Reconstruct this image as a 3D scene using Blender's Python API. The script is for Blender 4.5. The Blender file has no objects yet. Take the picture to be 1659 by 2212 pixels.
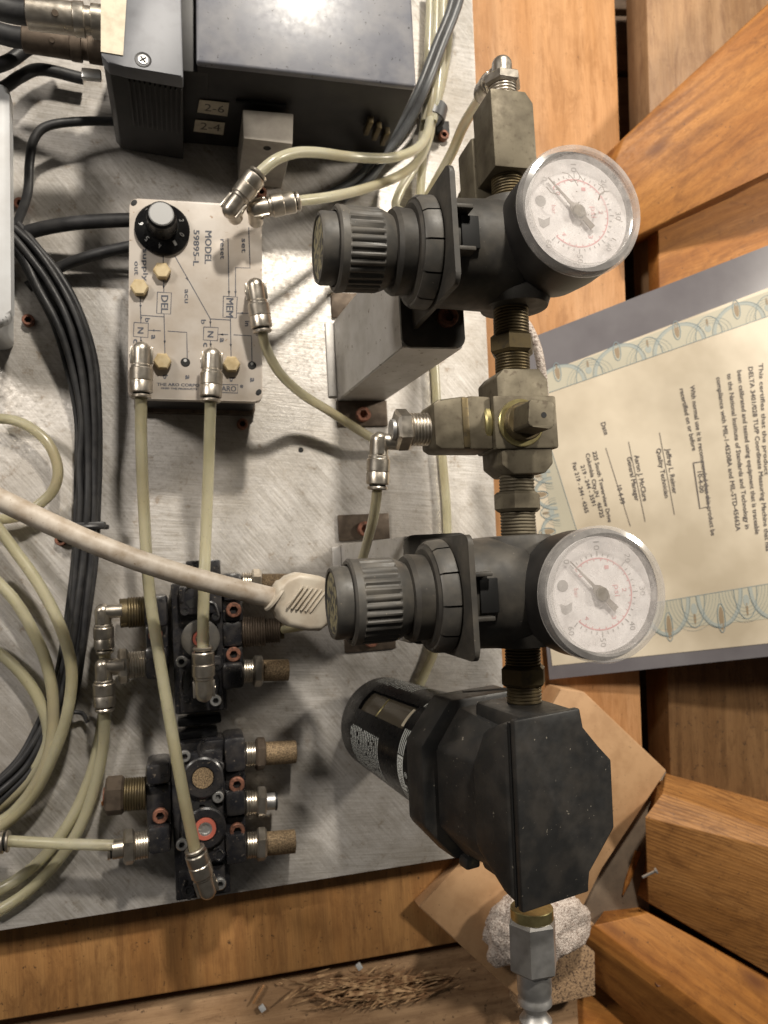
import bpy, bmesh, math, random
from mathutils import Matrix, Vector, noise
random.seed(7)
S = 0.01                                   # the builders below work in centimetres
scene = bpy.context.scene
col = scene.collection
PI = math.pi
def R(a): return math.radians(a)

# ---------------------------------------------------------------- camera
F, CX, CY, HC = 1650.0, 829.5, 1106.0, 50.0
def ray(x, y): return Vector((x-CX, -(y-CY), -F))
Zc = -ray(405, 1230).normalized()
Xc = ray(7236, 852); Xc = (Xc - Xc.dot(Zc)*Zc).normalized()
Yc = Zc.cross(Xc)
MW = Matrix((Xc, Yc, Zc))                  # camera axes -> world axes
CAM = Vector((0, 0, HC))
def P(x, y, z=0.0):
    d = MW @ ray(x, y)
    return CAM + d*((z-HC)/d.z)
def PP(x, y, p0, n):                       # a sight line meets a plane
    d = MW @ ray(x, y)
    return CAM + d*((p0-CAM).dot(n)/d.dot(n))
cd = bpy.data.cameras.new('camera'); cam = bpy.data.objects.new('camera', cd); col.objects.link(cam)
cd.sensor_fit = 'VERTICAL'; cd.sensor_height = 36; cd.sensor_width = 27; cd.lens = 36*F/2212
cd.clip_start = 0.01; cd.clip_end = 20
cam.matrix_world = Matrix.Translation(CAM*S) @ MW.to_4x4()
cd.dof.use_dof = True; cd.dof.focus_distance = 0.345; cd.dof.aperture_fstop = 15
scene.camera = cam

# ---------------------------------------------------------------- light
w = bpy.data.worlds.new('World'); scene.world = w; w.use_nodes = True
w.node_tree.nodes['Background'].inputs[0].default_value = (1.0, .93, .84, 1)
w.node_tree.nodes['Background'].inputs[1].default_value = 0.038
def lamp(name, loc, aim, power, size, color, size_y=None):
    l = bpy.data.lights.new(name, 'AREA'); l.shape = 'RECTANGLE' if size_y else 'DISK'; l.size = size*S; l.energy = power; l.color = color
    if size_y: l.size_y = size_y*S
    o = bpy.data.objects.new(name, l); col.objects.link(o)
    o.location = Vector(loc)*S
    o.rotation_euler = (Vector(aim)-Vector(loc)).to_track_quat('-Z', 'Y').to_euler()
    return o
lamp('lamp_key', (20, 98, 92), (8, -8, 0), 17, 9, (1.0, .925, .81))
lamp('lamp_right', (112, 45, 78), (8, -16, 0), 11, 14, (1.0, .915, .79))
lamp('lamp_left', (-80, 58, 80), (10, 2, 6), 6.6, 22, (1.0, .93, .84))
vs = scene.view_settings
vs.view_transform = 'Standard'; vs.look = 'None'; vs.exposure = 0.0; vs.gamma = 1.0; vs.use_curve_mapping = False

# ---------------------------------------------------------------- materials
def nodes(name):
    m = bpy.data.materials.new(name); m.use_nodes = True
    nt = m.node_tree; b = nt.nodes['Principled BSDF']
    return m, nt, b
def mapping(nt, scale=(1, 1, 1), rot=None):
    tc = nt.nodes.new('ShaderNodeTexCoord'); oi = nt.nodes.new('ShaderNodeObjectInfo')
    ad = nt.nodes.new('ShaderNodeVectorMath'); ad.operation = 'ADD'
    src = tc.outputs['Object']
    if rot:
        m0 = nt.nodes.new('ShaderNodeMapping'); m0.inputs['Rotation'].default_value = rot; nt.links.new(src, m0.inputs[0]); src = m0.outputs[0]
    nt.links.new(src, ad.inputs[0]); nt.links.new(oi.outputs['Random'], ad.inputs[1])
    mp = nt.nodes.new('ShaderNodeMapping'); mp.inputs['Scale'].default_value = [100*s for s in scale]
    nt.links.new(ad.outputs[0], mp.inputs[0])
    return mp.outputs[0]
def noise_n(nt, vec, scale, detail=4, rough=.55, dist=0):
    n = nt.nodes.new('ShaderNodeTexNoise'); n.inputs['Scale'].default_value = scale; n.inputs['Detail'].default_value = detail
    n.inputs['Roughness'].default_value = rough; n.inputs['Distortion'].default_value = dist
    nt.links.new(vec, n.inputs['Vector']); return n.outputs['Fac']
def rng(nt, v, a, b, c=0., d=1.):
    n = nt.nodes.new('ShaderNodeMapRange'); n.inputs[1].default_value = a; n.inputs[2].default_value = b
    n.inputs[3].default_value = c; n.inputs[4].default_value = d; nt.links.new(v, n.inputs[0]); return n.outputs[0]
def mixc(nt, f, a, b):
    n = nt.nodes.new('ShaderNodeMix'); n.data_type = 'RGBA'
    for s, v in ((0, f), (6, a), (7, b)):
        if isinstance(v, (tuple, list)): n.inputs[s].default_value = (*v, 1)
        elif isinstance(v, float): n.inputs[s].default_value = v
        else: nt.links.new(v, n.inputs[s])
    return n.outputs[2]
def math_n(nt, op, a, b):
    n = nt.nodes.new('ShaderNodeMath'); n.operation = op
    for i, v in enumerate((a, b)):
        if isinstance(v, (int, float)): n.inputs[i].default_value = v
        else: nt.links.new(v, n.inputs[i])
    return n.outputs[0]
def bump_n(nt, b, h, strength, dist=.02, prev=None):
    n = nt.nodes.new('ShaderNodeBump'); n.inputs['Strength'].default_value = strength; n.inputs['Distance'].default_value = dist*S
    nt.links.new(h, n.inputs['Height'])
    if prev: nt.links.new(prev, n.inputs['Normal'])
    nt.links.new(n.outputs[0], b.inputs['Normal']); return n.outputs[0]
def mat(name, c, rough=.5, metal=0., c2=None, vs=1., st=(1, 1, 1), vr=(.4, .65), dirt=None, ds=5., dr=(.62, .72), bump=0., bs=12., bd=.02, r2=None, spec=.5, coat=0., trans=0., sss=0.):
    m, nt, b = nodes(name); v = mapping(nt, st)
    out = None
    if c2:
        out = mixc(nt, rng(nt, noise_n(nt, v, vs), *vr), c, c2)
    if dirt:
        out = mixc(nt, rng(nt, noise_n(nt, v, ds, 3), *dr), out if out else c, dirt)
    if out: nt.links.new(out, b.inputs['Base Color'])
    else: b.inputs['Base Color'].default_value = (*c, 1)
    b.inputs['Metallic'].default_value = metal; b.inputs['Roughness'].default_value = rough
    if r2 is not None: nt.links.new(rng(nt, noise_n(nt, v, 2.3, 5), .3, .7, rough, r2), b.inputs['Roughness'])
    b.inputs['Specular IOR Level'].default_value = spec
    if coat: b.inputs['Coat Weight'].default_value = coat; b.inputs['Coat Roughness'].default_value = .12
    if trans: b.inputs['Transmission Weight'].default_value = trans
    if sss: b.inputs['Subsurface Weight'].default_value = sss; b.inputs['Subsurface Radius'].default_value = (.004, .004, .003)
    if bump: bump_n(nt, b, noise_n(nt, v, bs, 3), bump, bd)
    return m
def wood(name, a, b_, dk, ring=.9, grain=.12, rough=.55, dirt=.66, stretch=.09, knots=False, rstr=.5):
    m, nt, b = nodes(name)
    v = mapping(nt, (stretch, 1, 1))
    vf = mapping(nt, (.035, 1, 1)); vi = mapping(nt)
    big = noise_n(nt, v, .55, 3, .5, .4)
    wv = nt.nodes.new('ShaderNodeTexWave'); wv.wave_type = 'BANDS'; wv.bands_direction = 'Y'
    wv.inputs['Scale'].default_value = ring; wv.inputs['Distortion'].default_value = 9; wv.inputs['Detail'].default_value = 3; wv.inputs['Detail Scale'].default_value = .9
    nt.links.new(v, wv.inputs['Vector'])
    fine = noise_n(nt, vf, 14, 4, .7)
    c = mixc(nt, rng(nt, big, .35, .65), a, b_)
    patch_ = rng(nt, noise_n(nt, vi, .12, 3), .35, .7)
    c = mixc(nt, math_n(nt, 'MULTIPLY', rng(nt, wv.outputs['Fac'], .5, 1., 0., rstr), patch_), c, dk)
    c = mixc(nt, rng(nt, noise_n(nt, v, 3.2, 4, .6, .3), .5, .75, 0., .3), c, dk)
    c = mixc(nt, rng(nt, fine, .42, .8, 0., .5), c, dk)
    c = mixc(nt, rng(nt, noise_n(nt, mapping(nt, (.25, 1, 1)), .9, 6, .75, .8), .5, .68, 0., .6), c, dk)
    c = mixc(nt, rng(nt, noise_n(nt, vi, .22, 5, .7), .52, .72, 0., .45), c, dk)
    c = mixc(nt, rng(nt, noise_n(nt, mapping(nt, (1, .3, 1)), 1.7, 5, .8), .58, .72, 0., .3), c, a)
    if dirt: c = mixc(nt, rng(nt, noise_n(nt, vi, 2.6, 5, .7), dirt, dirt+.06, 0., .8), c, (.05, .03, .02))
    if knots:
        vk = mapping(nt, (.35, 1, 1)); vo = nt.nodes.new('ShaderNodeTexVoronoi'); vo.inputs['Scale'].default_value = .16; nt.links.new(vk, vo.inputs['Vector'])
        c = mixc(nt, rng(nt, vo.outputs['Distance'], .05, .12, 1., 0.), c, (.16, .06, .02))
    nt.links.new(c, b.inputs['Base Color'])
    nt.links.new(rng(nt, fine, .3, .7, rough-.08, rough+.12), b.inputs['Roughness'])
    bump_n(nt, b, math_n(nt, 'ADD', fine, math_n(nt, 'MULTIPLY', wv.outputs['Fac'], .5)), .35, .03)
    b.inputs['Specular IOR Level'].default_value = .35
    return m

M = {}
# brushed, stained aluminium
def plate_mat():
    m, nt, b = nodes('brushed_aluminium')
    vd = mapping(nt, (1, .05, 1), (0, 0, R(-38))); vh = mapping(nt, (.05, 1, 1), (0, 0, R(6))); vi = mapping(nt)
    sc1 = noise_n(nt, vd, 9, 3, .6); sc2 = noise_n(nt, vh, 11, 3, .6)
    sel = rng(nt, noise_n(nt, vi, .09, 2), .4, .6)
    brush = mixc(nt, sel, sc1, sc2)
    blot = noise_n(nt, vi, .55, 6, .65); sp = noise_n(nt, vi, 3.4, 5, .7)
    c = mixc(nt, rng(nt, blot, .35, .7), (.56, .53, .50), (.38, .35, .31))
    c = mixc(nt, rng(nt, brush, .4, .68, 0., .4), c, (.84, .82, .80))
    c = mixc(nt, rng(nt, brush, .55, .32, 0., .22), c, (.30, .28, .25))
    c = mixc(nt, rng(nt, sp, .56, .7, 0., .5), c, (.20, .17, .14))
    c = mixc(nt, rng(nt, noise_n(nt, vi, .16, 4, .6), .42, .68, 0., .5), c, (.36, .32, .27))
    c = mixc(nt, rng(nt, noise_n(nt, vi, 1.1, 7, .75), .58, .68, 0., .6), c, (.25, .18, .12))
    nt.links.new(c, b.inputs['Base Color'])
    b.inputs['Metallic'].default_value = .4
    nt.links.new(rng(nt, sp, .35, .7, .36, .6), b.inputs['Roughness'])
    h = math_n(nt, 'ADD', math_n(nt, 'MULTIPLY', brush, .8), math_n(nt, 'MULTIPLY', noise_n(nt, vi, 7, 4, .7), .8))
    bump_n(nt, b, h, .5, .03)
    return m
M['plate'] = plate_mat()
M['alu'] = mat('satin_aluminium', (.60, .58, .56), .42, .35, (.50, .48, .45), .6, bump=.1, bs=18, r2=.6, dirt=(.2, .16, .12), ds=2.5, dr=(.66, .72))
M['nickel'] = mat('nickel_plated', (.62, .57, .50), .27, .95, (.48, .43, .36), 1.5, r2=.42, bump=.05, bs=20)
M['steel'] = mat('satin_steel', (.58, .57, .56), .4, .9, (.47, .46, .44), 1.2, r2=.5)
M['brass'] = mat('tarnished_brass', (.15, .115, .06), .42, .8, (.125, .10, .06), .9, r2=.6, dirt=(.10, .08, .055), ds=3, dr=(.55, .7), bump=.12, bs=10)
M['brass_dusty'] = mat('dusty_brass', (.165, .142, .10), .5, .5, (.10, .083, .057), .8, r2=.7, dirt=(.10, .08, .055), ds=3.2, dr=(.6, .7), bump=.12, bs=12)
M['brass_bright'] = mat('bright_brass', (.66, .58, .28), .3, .9, (.5, .42, .2), 2)
M['cap'] = mat('brushed_cap', (.30, .30, .30), .55, .6)
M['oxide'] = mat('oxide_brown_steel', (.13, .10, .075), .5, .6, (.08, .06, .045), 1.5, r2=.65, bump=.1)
M['grime'] = mat('lens_grime', (.12, .09, .06), .6)
M['bronze'] = mat('sintered_bronze', (.36, .26, .15), .65, .4, (.11, .075, .045), 16, vr=(.42, .58), bump=.9, bs=16, bd=.05)
M['rust'] = mat('rusty_copper_steel', (.30, .13, .085), .6, .45, (.12, .06, .04), 4, bump=.3, bs=14)
M['redring'] = mat('red_ring', (.48, .13, .09), .5)
M['zinc'] = mat('zinc_steel', (.66, .66, .65), .35, .85)
M['plastic_grey'] = mat('dark_grey_plastic', (.068, .064, .058), .42, 0, (.10, .091, .078), 1.3, r2=.6, dirt=(.21, .18, .14), ds=7, dr=(.70, .74), bump=.06, bs=25)
M['plastic_body'] = mat('charcoal_plastic', (.036, .033, .029), .48, 0, (.068, .060, .049), .8, r2=.65, dirt=(.14, .12, .10), ds=6, dr=(.71, .75), bump=.08, bs=30)
M['plastic_black'] = mat('dusty_black_plastic', (.018, .018, .018), .36, 0, (.034, .031, .028), .9, r2=.52, dirt=(.19, .17, .14), ds=5, dr=(.70, .73), bump=.12, bs=20)
M['gloss_black'] = mat('glossy_black', (.007, .007, .008), .24, 0, (.010, .010, .010), 1.5, r2=.34, spec=.22)
M['paint_black'] = mat('enamelled_black', (.015, .015, .018), .2, 0, (.034, .031, .030), 1.5, r2=.42, bump=.35, bs=7, dirt=(.15, .125, .10), ds=5, dr=(.66, .70), coat=.3)
M['rubber'] = mat('black_cable_sheath', (.018, .018, .020), .42, 0, (.035, .034, .034), 1.2, r2=.6)
M['slate_tube'] = mat('slate_grey_tube', (.10, .105, .11), .4, 0, (.07, .07, .072), .8)
M['white_cable'] = mat('dusty_white_cable', (.52, .46, .39), .5, 0, (.33, .26, .19), 1.1, vr=(.4, .7), dirt=(.25, .18, .12), ds=6, dr=(.68, .74), bump=.12, bs=22)
M['boot'] = mat('cream_boot', (.56, .50, .41), .45, 0, (.42, .35, .27), .9, vr=(.45, .75), bump=.1, bs=15)
M['cream'] = mat('cream_label', (.62, .55, .42), .55, 0, (.5, .44, .33), 2)
M['module_face'] = mat('module_face', (.54, .49, .44), .42, 0, (.45, .39, .33), .5, dirt=(.30, .20, .13), ds=2.6, dr=(.70, .74), spec=.4)
M['ink'] = mat('ink_blue_grey', (.07, .075, .095), .6)
M['plug'] = mat('yellowed_nylon', (.62, .50, .30), .45, 0, (.5, .38, .2), 2, sss=.15)
M['dark'] = mat('dark_recess', (.006, .006, .006), .7)
M['lid'] = mat('grey_blue_lid', (.135, .14, .165), .32, 0, (.19, .19, .205), .7, r2=.45, dirt=(.05, .05, .055), ds=3.4, dr=(.66, .70), bump=.2, bs=18, coat=.2)
M['cast_grey'] = mat('cast_grey_metal', (.15, .155, .17), .5, .2, (.115, .118, .13), .6, bump=.15, bs=20)
M['case_black'] = mat('case_black', (.014, .013, .013), .5, 0, (.022, .02, .019), 1)
M['box_white'] = mat('off_white_housing', (.52, .53, .54), .42, 0, (.45, .45, .45), .4)
M['block'] = mat('beige_block', (.40, .365, .32), .5, .1, (.30, .27, .235), .8)
M['dial'] = mat('dial_face', (.86, .83, .83), .6, 0, (.66, .62, .61), 1.2, vr=(.5, .75))
M['dial_red'] = mat('dial_red', (.72, .38, .39), .6)
M['dial_grey'] = mat('dial_grey', (.40, .38, .37), .6)
M['needle'] = mat('needle_grey', (.27, .24, .21), .5)
M['bezel'] = mat('cloudy_bezel', (.50, .48, .47), .28, 0, (.36, .34, .33), 2.5, trans=.35, coat=.5)
M['paper'] = mat('certificate_paper', (.62, .54, .42), .5, 0, (.45, .38, .28), .12, coat=.2, bump=.05, bs=.5)
M['paper_ink'] = mat('text_ink', (.10, .085, .08), .6)
M['border_tint'] = mat('border_tint', (.44, .41, .32), .55)
M['border_blue'] = mat('border_blue', (.20, .25, .265), .6)
M['border_pale'] = mat('border_pale_blue', (.33, .355, .33), .6)
M['border_brown'] = mat('border_brown', (.27, .20, .125), .6)
M['laminate'] = mat('laminate_margin', (.165, .155, .165), .3, 0, (.13, .12, .13), .2, coat=.4, bump=.05, bs=1.0)
M['mdf'] = mat('fibreboard', (.52, .315, .165), .65, 0, (.43, .25, .125), .8, dirt=(.14, .08, .045), ds=6, dr=(.70, .73), bump=.15, bs=15)
M['mdf_grey'] = mat('grey_board', (.23, .175, .125), .7, 0, (.17, .13, .095), .8, dirt=(.06, .045, .035), ds=5, dr=(.68, .72), bump=.2, bs=14)
M['ply'] = mat('rough_plywood_edge', (.40, .26, .15), .8, 0, (.11, .07, .045), 6, vr=(.5, .62), bump=.8, bs=7, bd=.08)
M['foam'] = mat('foam', (.62, .54, .48), .3, 0, (.27, .20, .165), 9, vr=(.48, .62), bump=1., bs=8, bd=.12)
M['wood_pale'] = wood('pale_pine', (.56, .31, .15), (.47, .235, .095), (.27, .12, .04), .22, dirt=.65, rstr=.35)
M['wood_orange'] = wood('orange_pine', (.47, .205, .05), (.34, .13, .026), (.13, .042, .01), .3, dirt=.64, knots=True, rstr=.6)
M['wood_ring'] = wood('grained_pine', (.43, .205, .065), (.35, .155, .042), (.11, .042, .012), 1.3, dirt=.63, stretch=.12, rstr=.8)
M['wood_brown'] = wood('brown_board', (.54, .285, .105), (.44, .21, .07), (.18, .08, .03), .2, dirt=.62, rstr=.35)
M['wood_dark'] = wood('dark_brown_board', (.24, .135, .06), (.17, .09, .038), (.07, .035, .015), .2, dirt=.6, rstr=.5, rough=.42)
M['wood_dusty'] = wood('dusty_pine', (.46, .285, .155), (.37, .215, .105), (.18, .09, .045), .2, dirt=.64, rstr=.4)
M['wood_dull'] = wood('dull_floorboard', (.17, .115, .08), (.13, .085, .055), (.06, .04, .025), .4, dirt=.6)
M['wood_raw'] = wood('raw_board', (.45, .29, .165), (.33, .20, .105), (.15, .08, .04), .3, dirt=.61, stretch=.2)
M['shaving'] = mat('wood_shavings', (.56, .36, .19), .7, 0, (.28, .15, .07), 1.6, vr=(.42, .58))
def tube_mat(name, c, c2, tr=.5):
    m, nt, b = nodes(name); v = mapping(nt)
    k = mixc(nt, rng(nt, noise_n(nt, v, .35, 3), .4, .65), c, c2)
    k = mixc(nt, rng(nt, noise_n(nt, v, .16, 2), .5, .7, 0., .5), k, (.45, .36, .2))
    k = mixc(nt, rng(nt, noise_n(nt, v, 5, 4, .7), .6, .72, 0., .5), k, (.3, .24, .15))
    nt.links.new(k, b.inputs['Base Color'])
    b.inputs['Roughness'].default_value = .3; b.inputs['Transmission Weight'].default_value = tr; b.inputs['IOR'].default_value = 1.35
    b.inputs['Subsurface Weight'].default_value = .3; b.inputs['Subsurface Radius'].default_value = (.005, .005, .003)
    b.inputs['Coat Weight'].default_value = .3; b.inputs['Coat Roughness'].default_value = .15
    return m
M['tube'] = tube_mat('yellowed_clear_tube', (.68, .64, .46), (.58, .54, .36))
M['tube_pale'] = tube_mat('pale_clear_tube', (.74, .71, .56), (.66, .62, .44))
def lens_mat(nm='dusty_lens', h0=.18, h1=.58, dc=(.66, .62, .60, 1), gr=.09):
    m, nt, b = nodes(nm); v = mapping(nt)
    nt.nodes.remove(b)
    tr = nt.nodes.new('ShaderNodeBsdfTransparent'); di = nt.nodes.new('ShaderNodeBsdfDiffuse'); gl = nt.nodes.new('ShaderNodeBsdfGlossy')
    di.inputs[0].default_value = dc; gl.inputs['Roughness'].default_value = gr; gl.inputs[0].default_value = (1, 1, 1, 1)
    m1 = nt.nodes.new('ShaderNodeMixShader'); m2 = nt.nodes.new('ShaderNodeMixShader'); pass
    nt.links.new(rng(nt, noise_n(nt, v, 1.1, 6, .7), .35, .75, h0, h1), m1.inputs[0])
    nt.links.new(tr.outputs[0], m1.inputs[1]); nt.links.new(di.outputs[0], m1.inputs[2])
    m2.inputs[0].default_value = .06; nt.links.new(m1.outputs[0], m2.inputs[1]); nt.links.new(gl.outputs[0], m2.inputs[2])
    nt.links.new(m2.outputs[0], nt.nodes['Material Output'].inputs[0]); return m
M['lens'] = lens_mat()
M['bezel'] = lens_mat('cloudy_bezel', .26, .5, (.60, .57, .55, 1), .14)
M['worn'] = mat('worn_label', (.36, .32, .19), .6, 0, (.06, .06, .06), 3, vr=(.45, .55))

# ---------------------------------------------------------------- objects
def mk(name, bm, m, parent=None, loc=(0, 0, 0), sharp=32, rot=None):
    """bm in cm in the frame of its thing (or of loc/rot when it is a thing itself)"""
    bmesh.ops.recalc_face_normals(bm, faces=bm.faces[:]) if bm.faces else None
    bm.normal_update()
    for f in bm.faces: f.smooth = True
    for e in bm.edges:
        if len(e.link_faces) == 2 and e.calc_face_angle(0) > R(sharp): e.smooth = False
    bmesh.ops.scale(bm, vec=(S, S, S), verts=bm.verts[:])
    me = bpy.data.meshes.new(name); bm.to_mesh(me); bm.free()
    me.materials.append(M[m] if isinstance(m, str) else m)
    o = bpy.data.objects.new(name, me); col.objects.link(o)
    if parent: o.parent = parent
    else:
        o.location = Vector(loc)*S
        if rot is not None: o.rotation_euler = rot.to_euler() if hasattr(rot, 'to_euler') else rot
    return o
def tag(o, label, cat, group=None):
    o['label'] = label; o['category'] = cat
    if group: o['group'] = group
    return o
def thing(name, label, cat, loc=(0, 0, 0), rot=None, group=None):
    o = bpy.data.objects.new(name, None); o.empty_display_size = .01; col.objects.link(o)
    o.location = Vector(loc)*S
    if rot is not None: o.rotation_euler = rot.to_euler()
    return tag(o, label, cat, group)
def copy_tree(o, parent=None):
    c = o.copy(); col.objects.link(c); c.parent = parent
    for ch in [x for x in list(col.objects) if x.parent == o]: copy_tree(ch, c)
    return c
def B(): return bmesh.new()
def fr(o=(0, 0, 0), z=(0, 0, 1), x=None):
    z = Vector(z).normalized()
    if x is None: x = Vector((1, 0, 0)) if abs(z.x) < .9 else Vector((0, 1, 0))
    x = Vector(x); x = (x - x.dot(z)*z).normalized(); y = z.cross(x)
    m = Matrix((x, y, z)).transposed().to_4x4(); m.translation = Vector(o); return m
def lathe(bm, prof, m=None, seg=28, ph=0., a0=None, a1=None, lobes=None):
    m = m or Matrix()
    full = a0 is None
    a0 = 0 if full else a0; a1 = 2*PI if full else a1
    n = seg if full else seg+1
    rows = []
    for p in prof:
        r, z = p[0], p[1]; hx = len(p) > 2 and p[2] == 'h'; lb = len(p) > 2 and p[2] == 'l'
        if r == 0 and full: rows.append([bm.verts.new(m @ Vector((0, 0, z)))]); continue
        row = []
        for i in range(n):
            a = ph + a0 + (a1-a0)*i/seg
            rr = r
            if hx: rr = r*math.cos(PI/6)/math.cos(((a % (PI/3)) - PI/6))
            if lb: rr = r*lobes(a)
            row.append(bm.verts.new(m @ Vector((rr*math.cos(a), rr*math.sin(a), z))))
        rows.append(row)
    for A, C in zip(rows, rows[1:]):
        k = seg
        for i in range(k):
            j = (i+1) % n if full else i+1
            try:
                if len(A) == 1 and len(C) == 1: continue
                if len(A) == 1: bm.faces.new((A[0], C[j], C[i]))
                elif len(C) == 1: bm.faces.new((A[i], A[j], C[0]))
                else: bm.faces.new((A[i], A[j], C[j], C[i]))
            except ValueError: pass
def cyl(bm, r, z0, z1, m=None, seg=28, ch=.0, r1=None):
    r1 = r if r1 is None else r1
    lathe(bm, [(0, z0), (r-ch, z0), (r, z0+ch), (r1, z1-ch), (r1-ch, z1), (0, z1)] if ch else [(0, z0), (r, z0), (r1, z1), (0, z1)], m, seg)
def hexn(bm, r, z0, z1, m=None, ph=0.):
    c = .12*r
    lathe(bm, [(0, z0), (r*.86, z0), (r, z0+c, ), (r, z1-c), (r*.86, z1), (0, z1)], m, 6, ph)
def threadp(r, z0, z1, pitch=.14, d=.055):
    n = max(2, int((z1-z0)/pitch)); p = (z1-z0)/n; out = [(0, z0)]
    for i in range(n):
        a = z0+i*p; out += [(r-d, a), (r, a+p*.35), (r, a+p*.65), (r-d, a+p*.99)]
    return out+[(0, z1)]
def thread(bm, r, z0, z1, m=None, pitch=.14, d=.055): lathe(bm, threadp(r, z0, z1, pitch, d), m, 24)
def box(bm, x0, x1, y0, y1, z0, z1, m=None, ch=0.):
    m = m or Matrix()
    vs_ = [bm.verts.new(m @ Vector((x, y, z))) for z in (z0, z1) for y in (y0, y1) for x in (x0, x1)]
    fs = [bm.faces.new([vs_[i] for i in q]) for q in ((0, 2, 3, 1), (4, 5, 7, 6), (0, 1, 5, 4), (2, 6, 7, 3), (0, 4, 6, 2), (1, 3, 7, 5))]
    if ch:
        es = {e for f in fs for e in f.edges}
        bmesh.ops.bevel(bm, geom=list(es), offset=ch, segments=2, affect='EDGES', profile=.5)
def prism(bm, pts, z0, z1, m=None, ch=0., seg=2):
    m = m or Matrix()
    a = [bm.verts.new(m @ Vector((x, y, z0))) for x, y in pts]; b = [bm.verts.new(m @ Vector((x, y, z1))) for x, y in pts]
    n = len(pts); fs = [bm.faces.new(a[::-1]), bm.faces.new(b)]
    for i in range(n): fs.append(bm.faces.new((a[i], a[(i+1) % n], b[(i+1) % n], b[i])))
    if ch:
        es = {e for f in fs for e in f.edges}
        bmesh.ops.bevel(bm, geom=list(es), offset=ch, segments=seg, affect='EDGES', profile=.5)
def rrect(w, h, r, n=5):
    out = []
    for cx, cy, a in ((w/2-r, h/2-r, 0), (-w/2+r, h/2-r, 90), (-w/2+r, -h/2+r, 180), (w/2-r, -h/2+r, 270)):
        for i in range(n+1):
            t = R(a+90*i/n); out.append((cx+r*math.cos(t), cy+r*math.sin(t)))
    return out
def crom(pts, n=8):
    q = [pts[0]*2-pts[1]]+pts+[pts[-1]*2-pts[-2]]; out = []
    for i in range(1, len(q)-2):
        a, b, c, d = q[i-1:i+3]
        for k in range(n):
            t = k/n; out.append(.5*((2*b)+(c-a)*t+(2*a-5*b+4*c-d)*t*t+(3*b-a-3*c+d)*t**3))
    return out+[pts[-1]]
def sweep(bm, pts, r, seg=14, cap=True, n=8):
    pts = crom(pts, n); rows = []; up = None
    for i, p in enumerate(pts):
        t = (pts[min(i+1, len(pts)-1)]-pts[max(i-1, 0)]).normalized()
        if up is None: up = t.orthogonal().normalized()
        up = (up-up.dot(t)*t).normalized(); s = t.cross(up)
        rr = r(i/(len(pts)-1)) if callable(r) else r
        rows.append([bm.verts.new(p+rr*(math.cos(2*PI*k/seg)*up+math.sin(2*PI*k/seg)*s)) for k in range(seg)])
    for A, C in zip(rows, rows[1:]):
        for k in range(seg): bm.faces.new((A[k], A[(k+1) % seg], C[(k+1) % seg], C[k]))
    if cap: bm.faces.new(rows[0][::-1]); bm.faces.new(rows[-1])
def rel(v, o): return Vector(v)-Vector(o)
# text outlines
_tc = {}
def glyphs(s):
    if s not in _tc:
        c = bpy.data.curves.new('t', 'FONT'); c.body = s; c.size = 1; c.resolution_u = 2; c.offset = 0
        o = bpy.data.objects.new('t', c); me = bpy.data.meshes.new_from_object(o)
        vv = [(v.co.x, v.co.y) for v in me.vertices]; ff = [tuple(p.vertices) for p in me.polygons]
        bpy.data.objects.remove(o); bpy.data.meshes.remove(me)
        x0 = min(v[0] for v in vv); x1 = max(v[0] for v in vv)
        _tc[s] = (vv, ff, x0, x1)
    return _tc[s]
CAP = max(v[1] for v in glyphs('H')[0])
def put(bm, s, f):
    """f(u, v): u 0..1 along the word, v in units of cap height"""
    vv, ff, x0, x1 = glyphs(s)
    q = [bm.verts.new(f((x-x0)/(x1-x0), y/CAP)) for x, y in vv]
    for t in ff:
        try: bm.faces.new([q[i] for i in t])
        except ValueError: pass
def word(bm, s, p0, p1, h, Q, bold=0.):
    """a word from picture point p0 to p1, cap height h pixels, laid on the surface Q(x, y)"""
    d = Vector((p1[0]-p0[0], p1[1]-p0[1])); L = d.length; d /= L; n = Vector((d.y, -d.x))
    for k, (a, b) in enumerate(((0, 0), (1, 0), (0, 1), (1, 1)) if bold else ((0, 0),)):
        lift = Vector((0, 0, .0015*k))
        put(bm, s, lambda u, v: Q(p0[0]+d.x*(L*u+a*bold)+n.x*(v*h+b*bold*.5), p0[1]+d.y*(L*u+a*bold)+n.y*(v*h+b*bold*.5))+lift)
def line(bm, pts, wd, Q, closed=False, step=12):
    P2 = []
    for a, b in zip(pts, pts[1:]):
        k = max(1, int(math.hypot(b[0]-a[0], b[1]-a[1])/step)); P2 += [(a[0]+(b[0]-a[0])*i/k, a[1]+(b[1]-a[1])*i/k) for i in range(k)]
    P2.append(pts[-1])
    pr = None
    for i, p in enumerate(P2):
        a = P2[max(i-1, 0)]; b = P2[min(i+1, len(P2)-1)]
        d = Vector((b[0]-a[0], b[1]-a[1]))
        if d.length == 0: continue
        d.normalize(); n = Vector((d.y, -d.x))*wd/2
        c = (bm.verts.new(Q(p[0]+n.x, p[1]+n.y)), bm.verts.new(Q(p[0]-n.x, p[1]-n.y)))
        if pr: bm.faces.new((pr[0], pr[1], c[1], c[0]))
        pr = c
def disc(bm, c, rx, ry, Q, n=18, rot=0.):
    vs_ = []
    for i in range(n):
        a = 2*PI*i/n; x, y = rx*math.cos(a), ry*math.sin(a)
        vs_.append(bm.verts.new(Q(c[0]+x*math.cos(rot)-y*math.sin(rot), c[1]+x*math.sin(rot)+y*math.cos(rot))))
    bm.faces.new(vs_)

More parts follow.
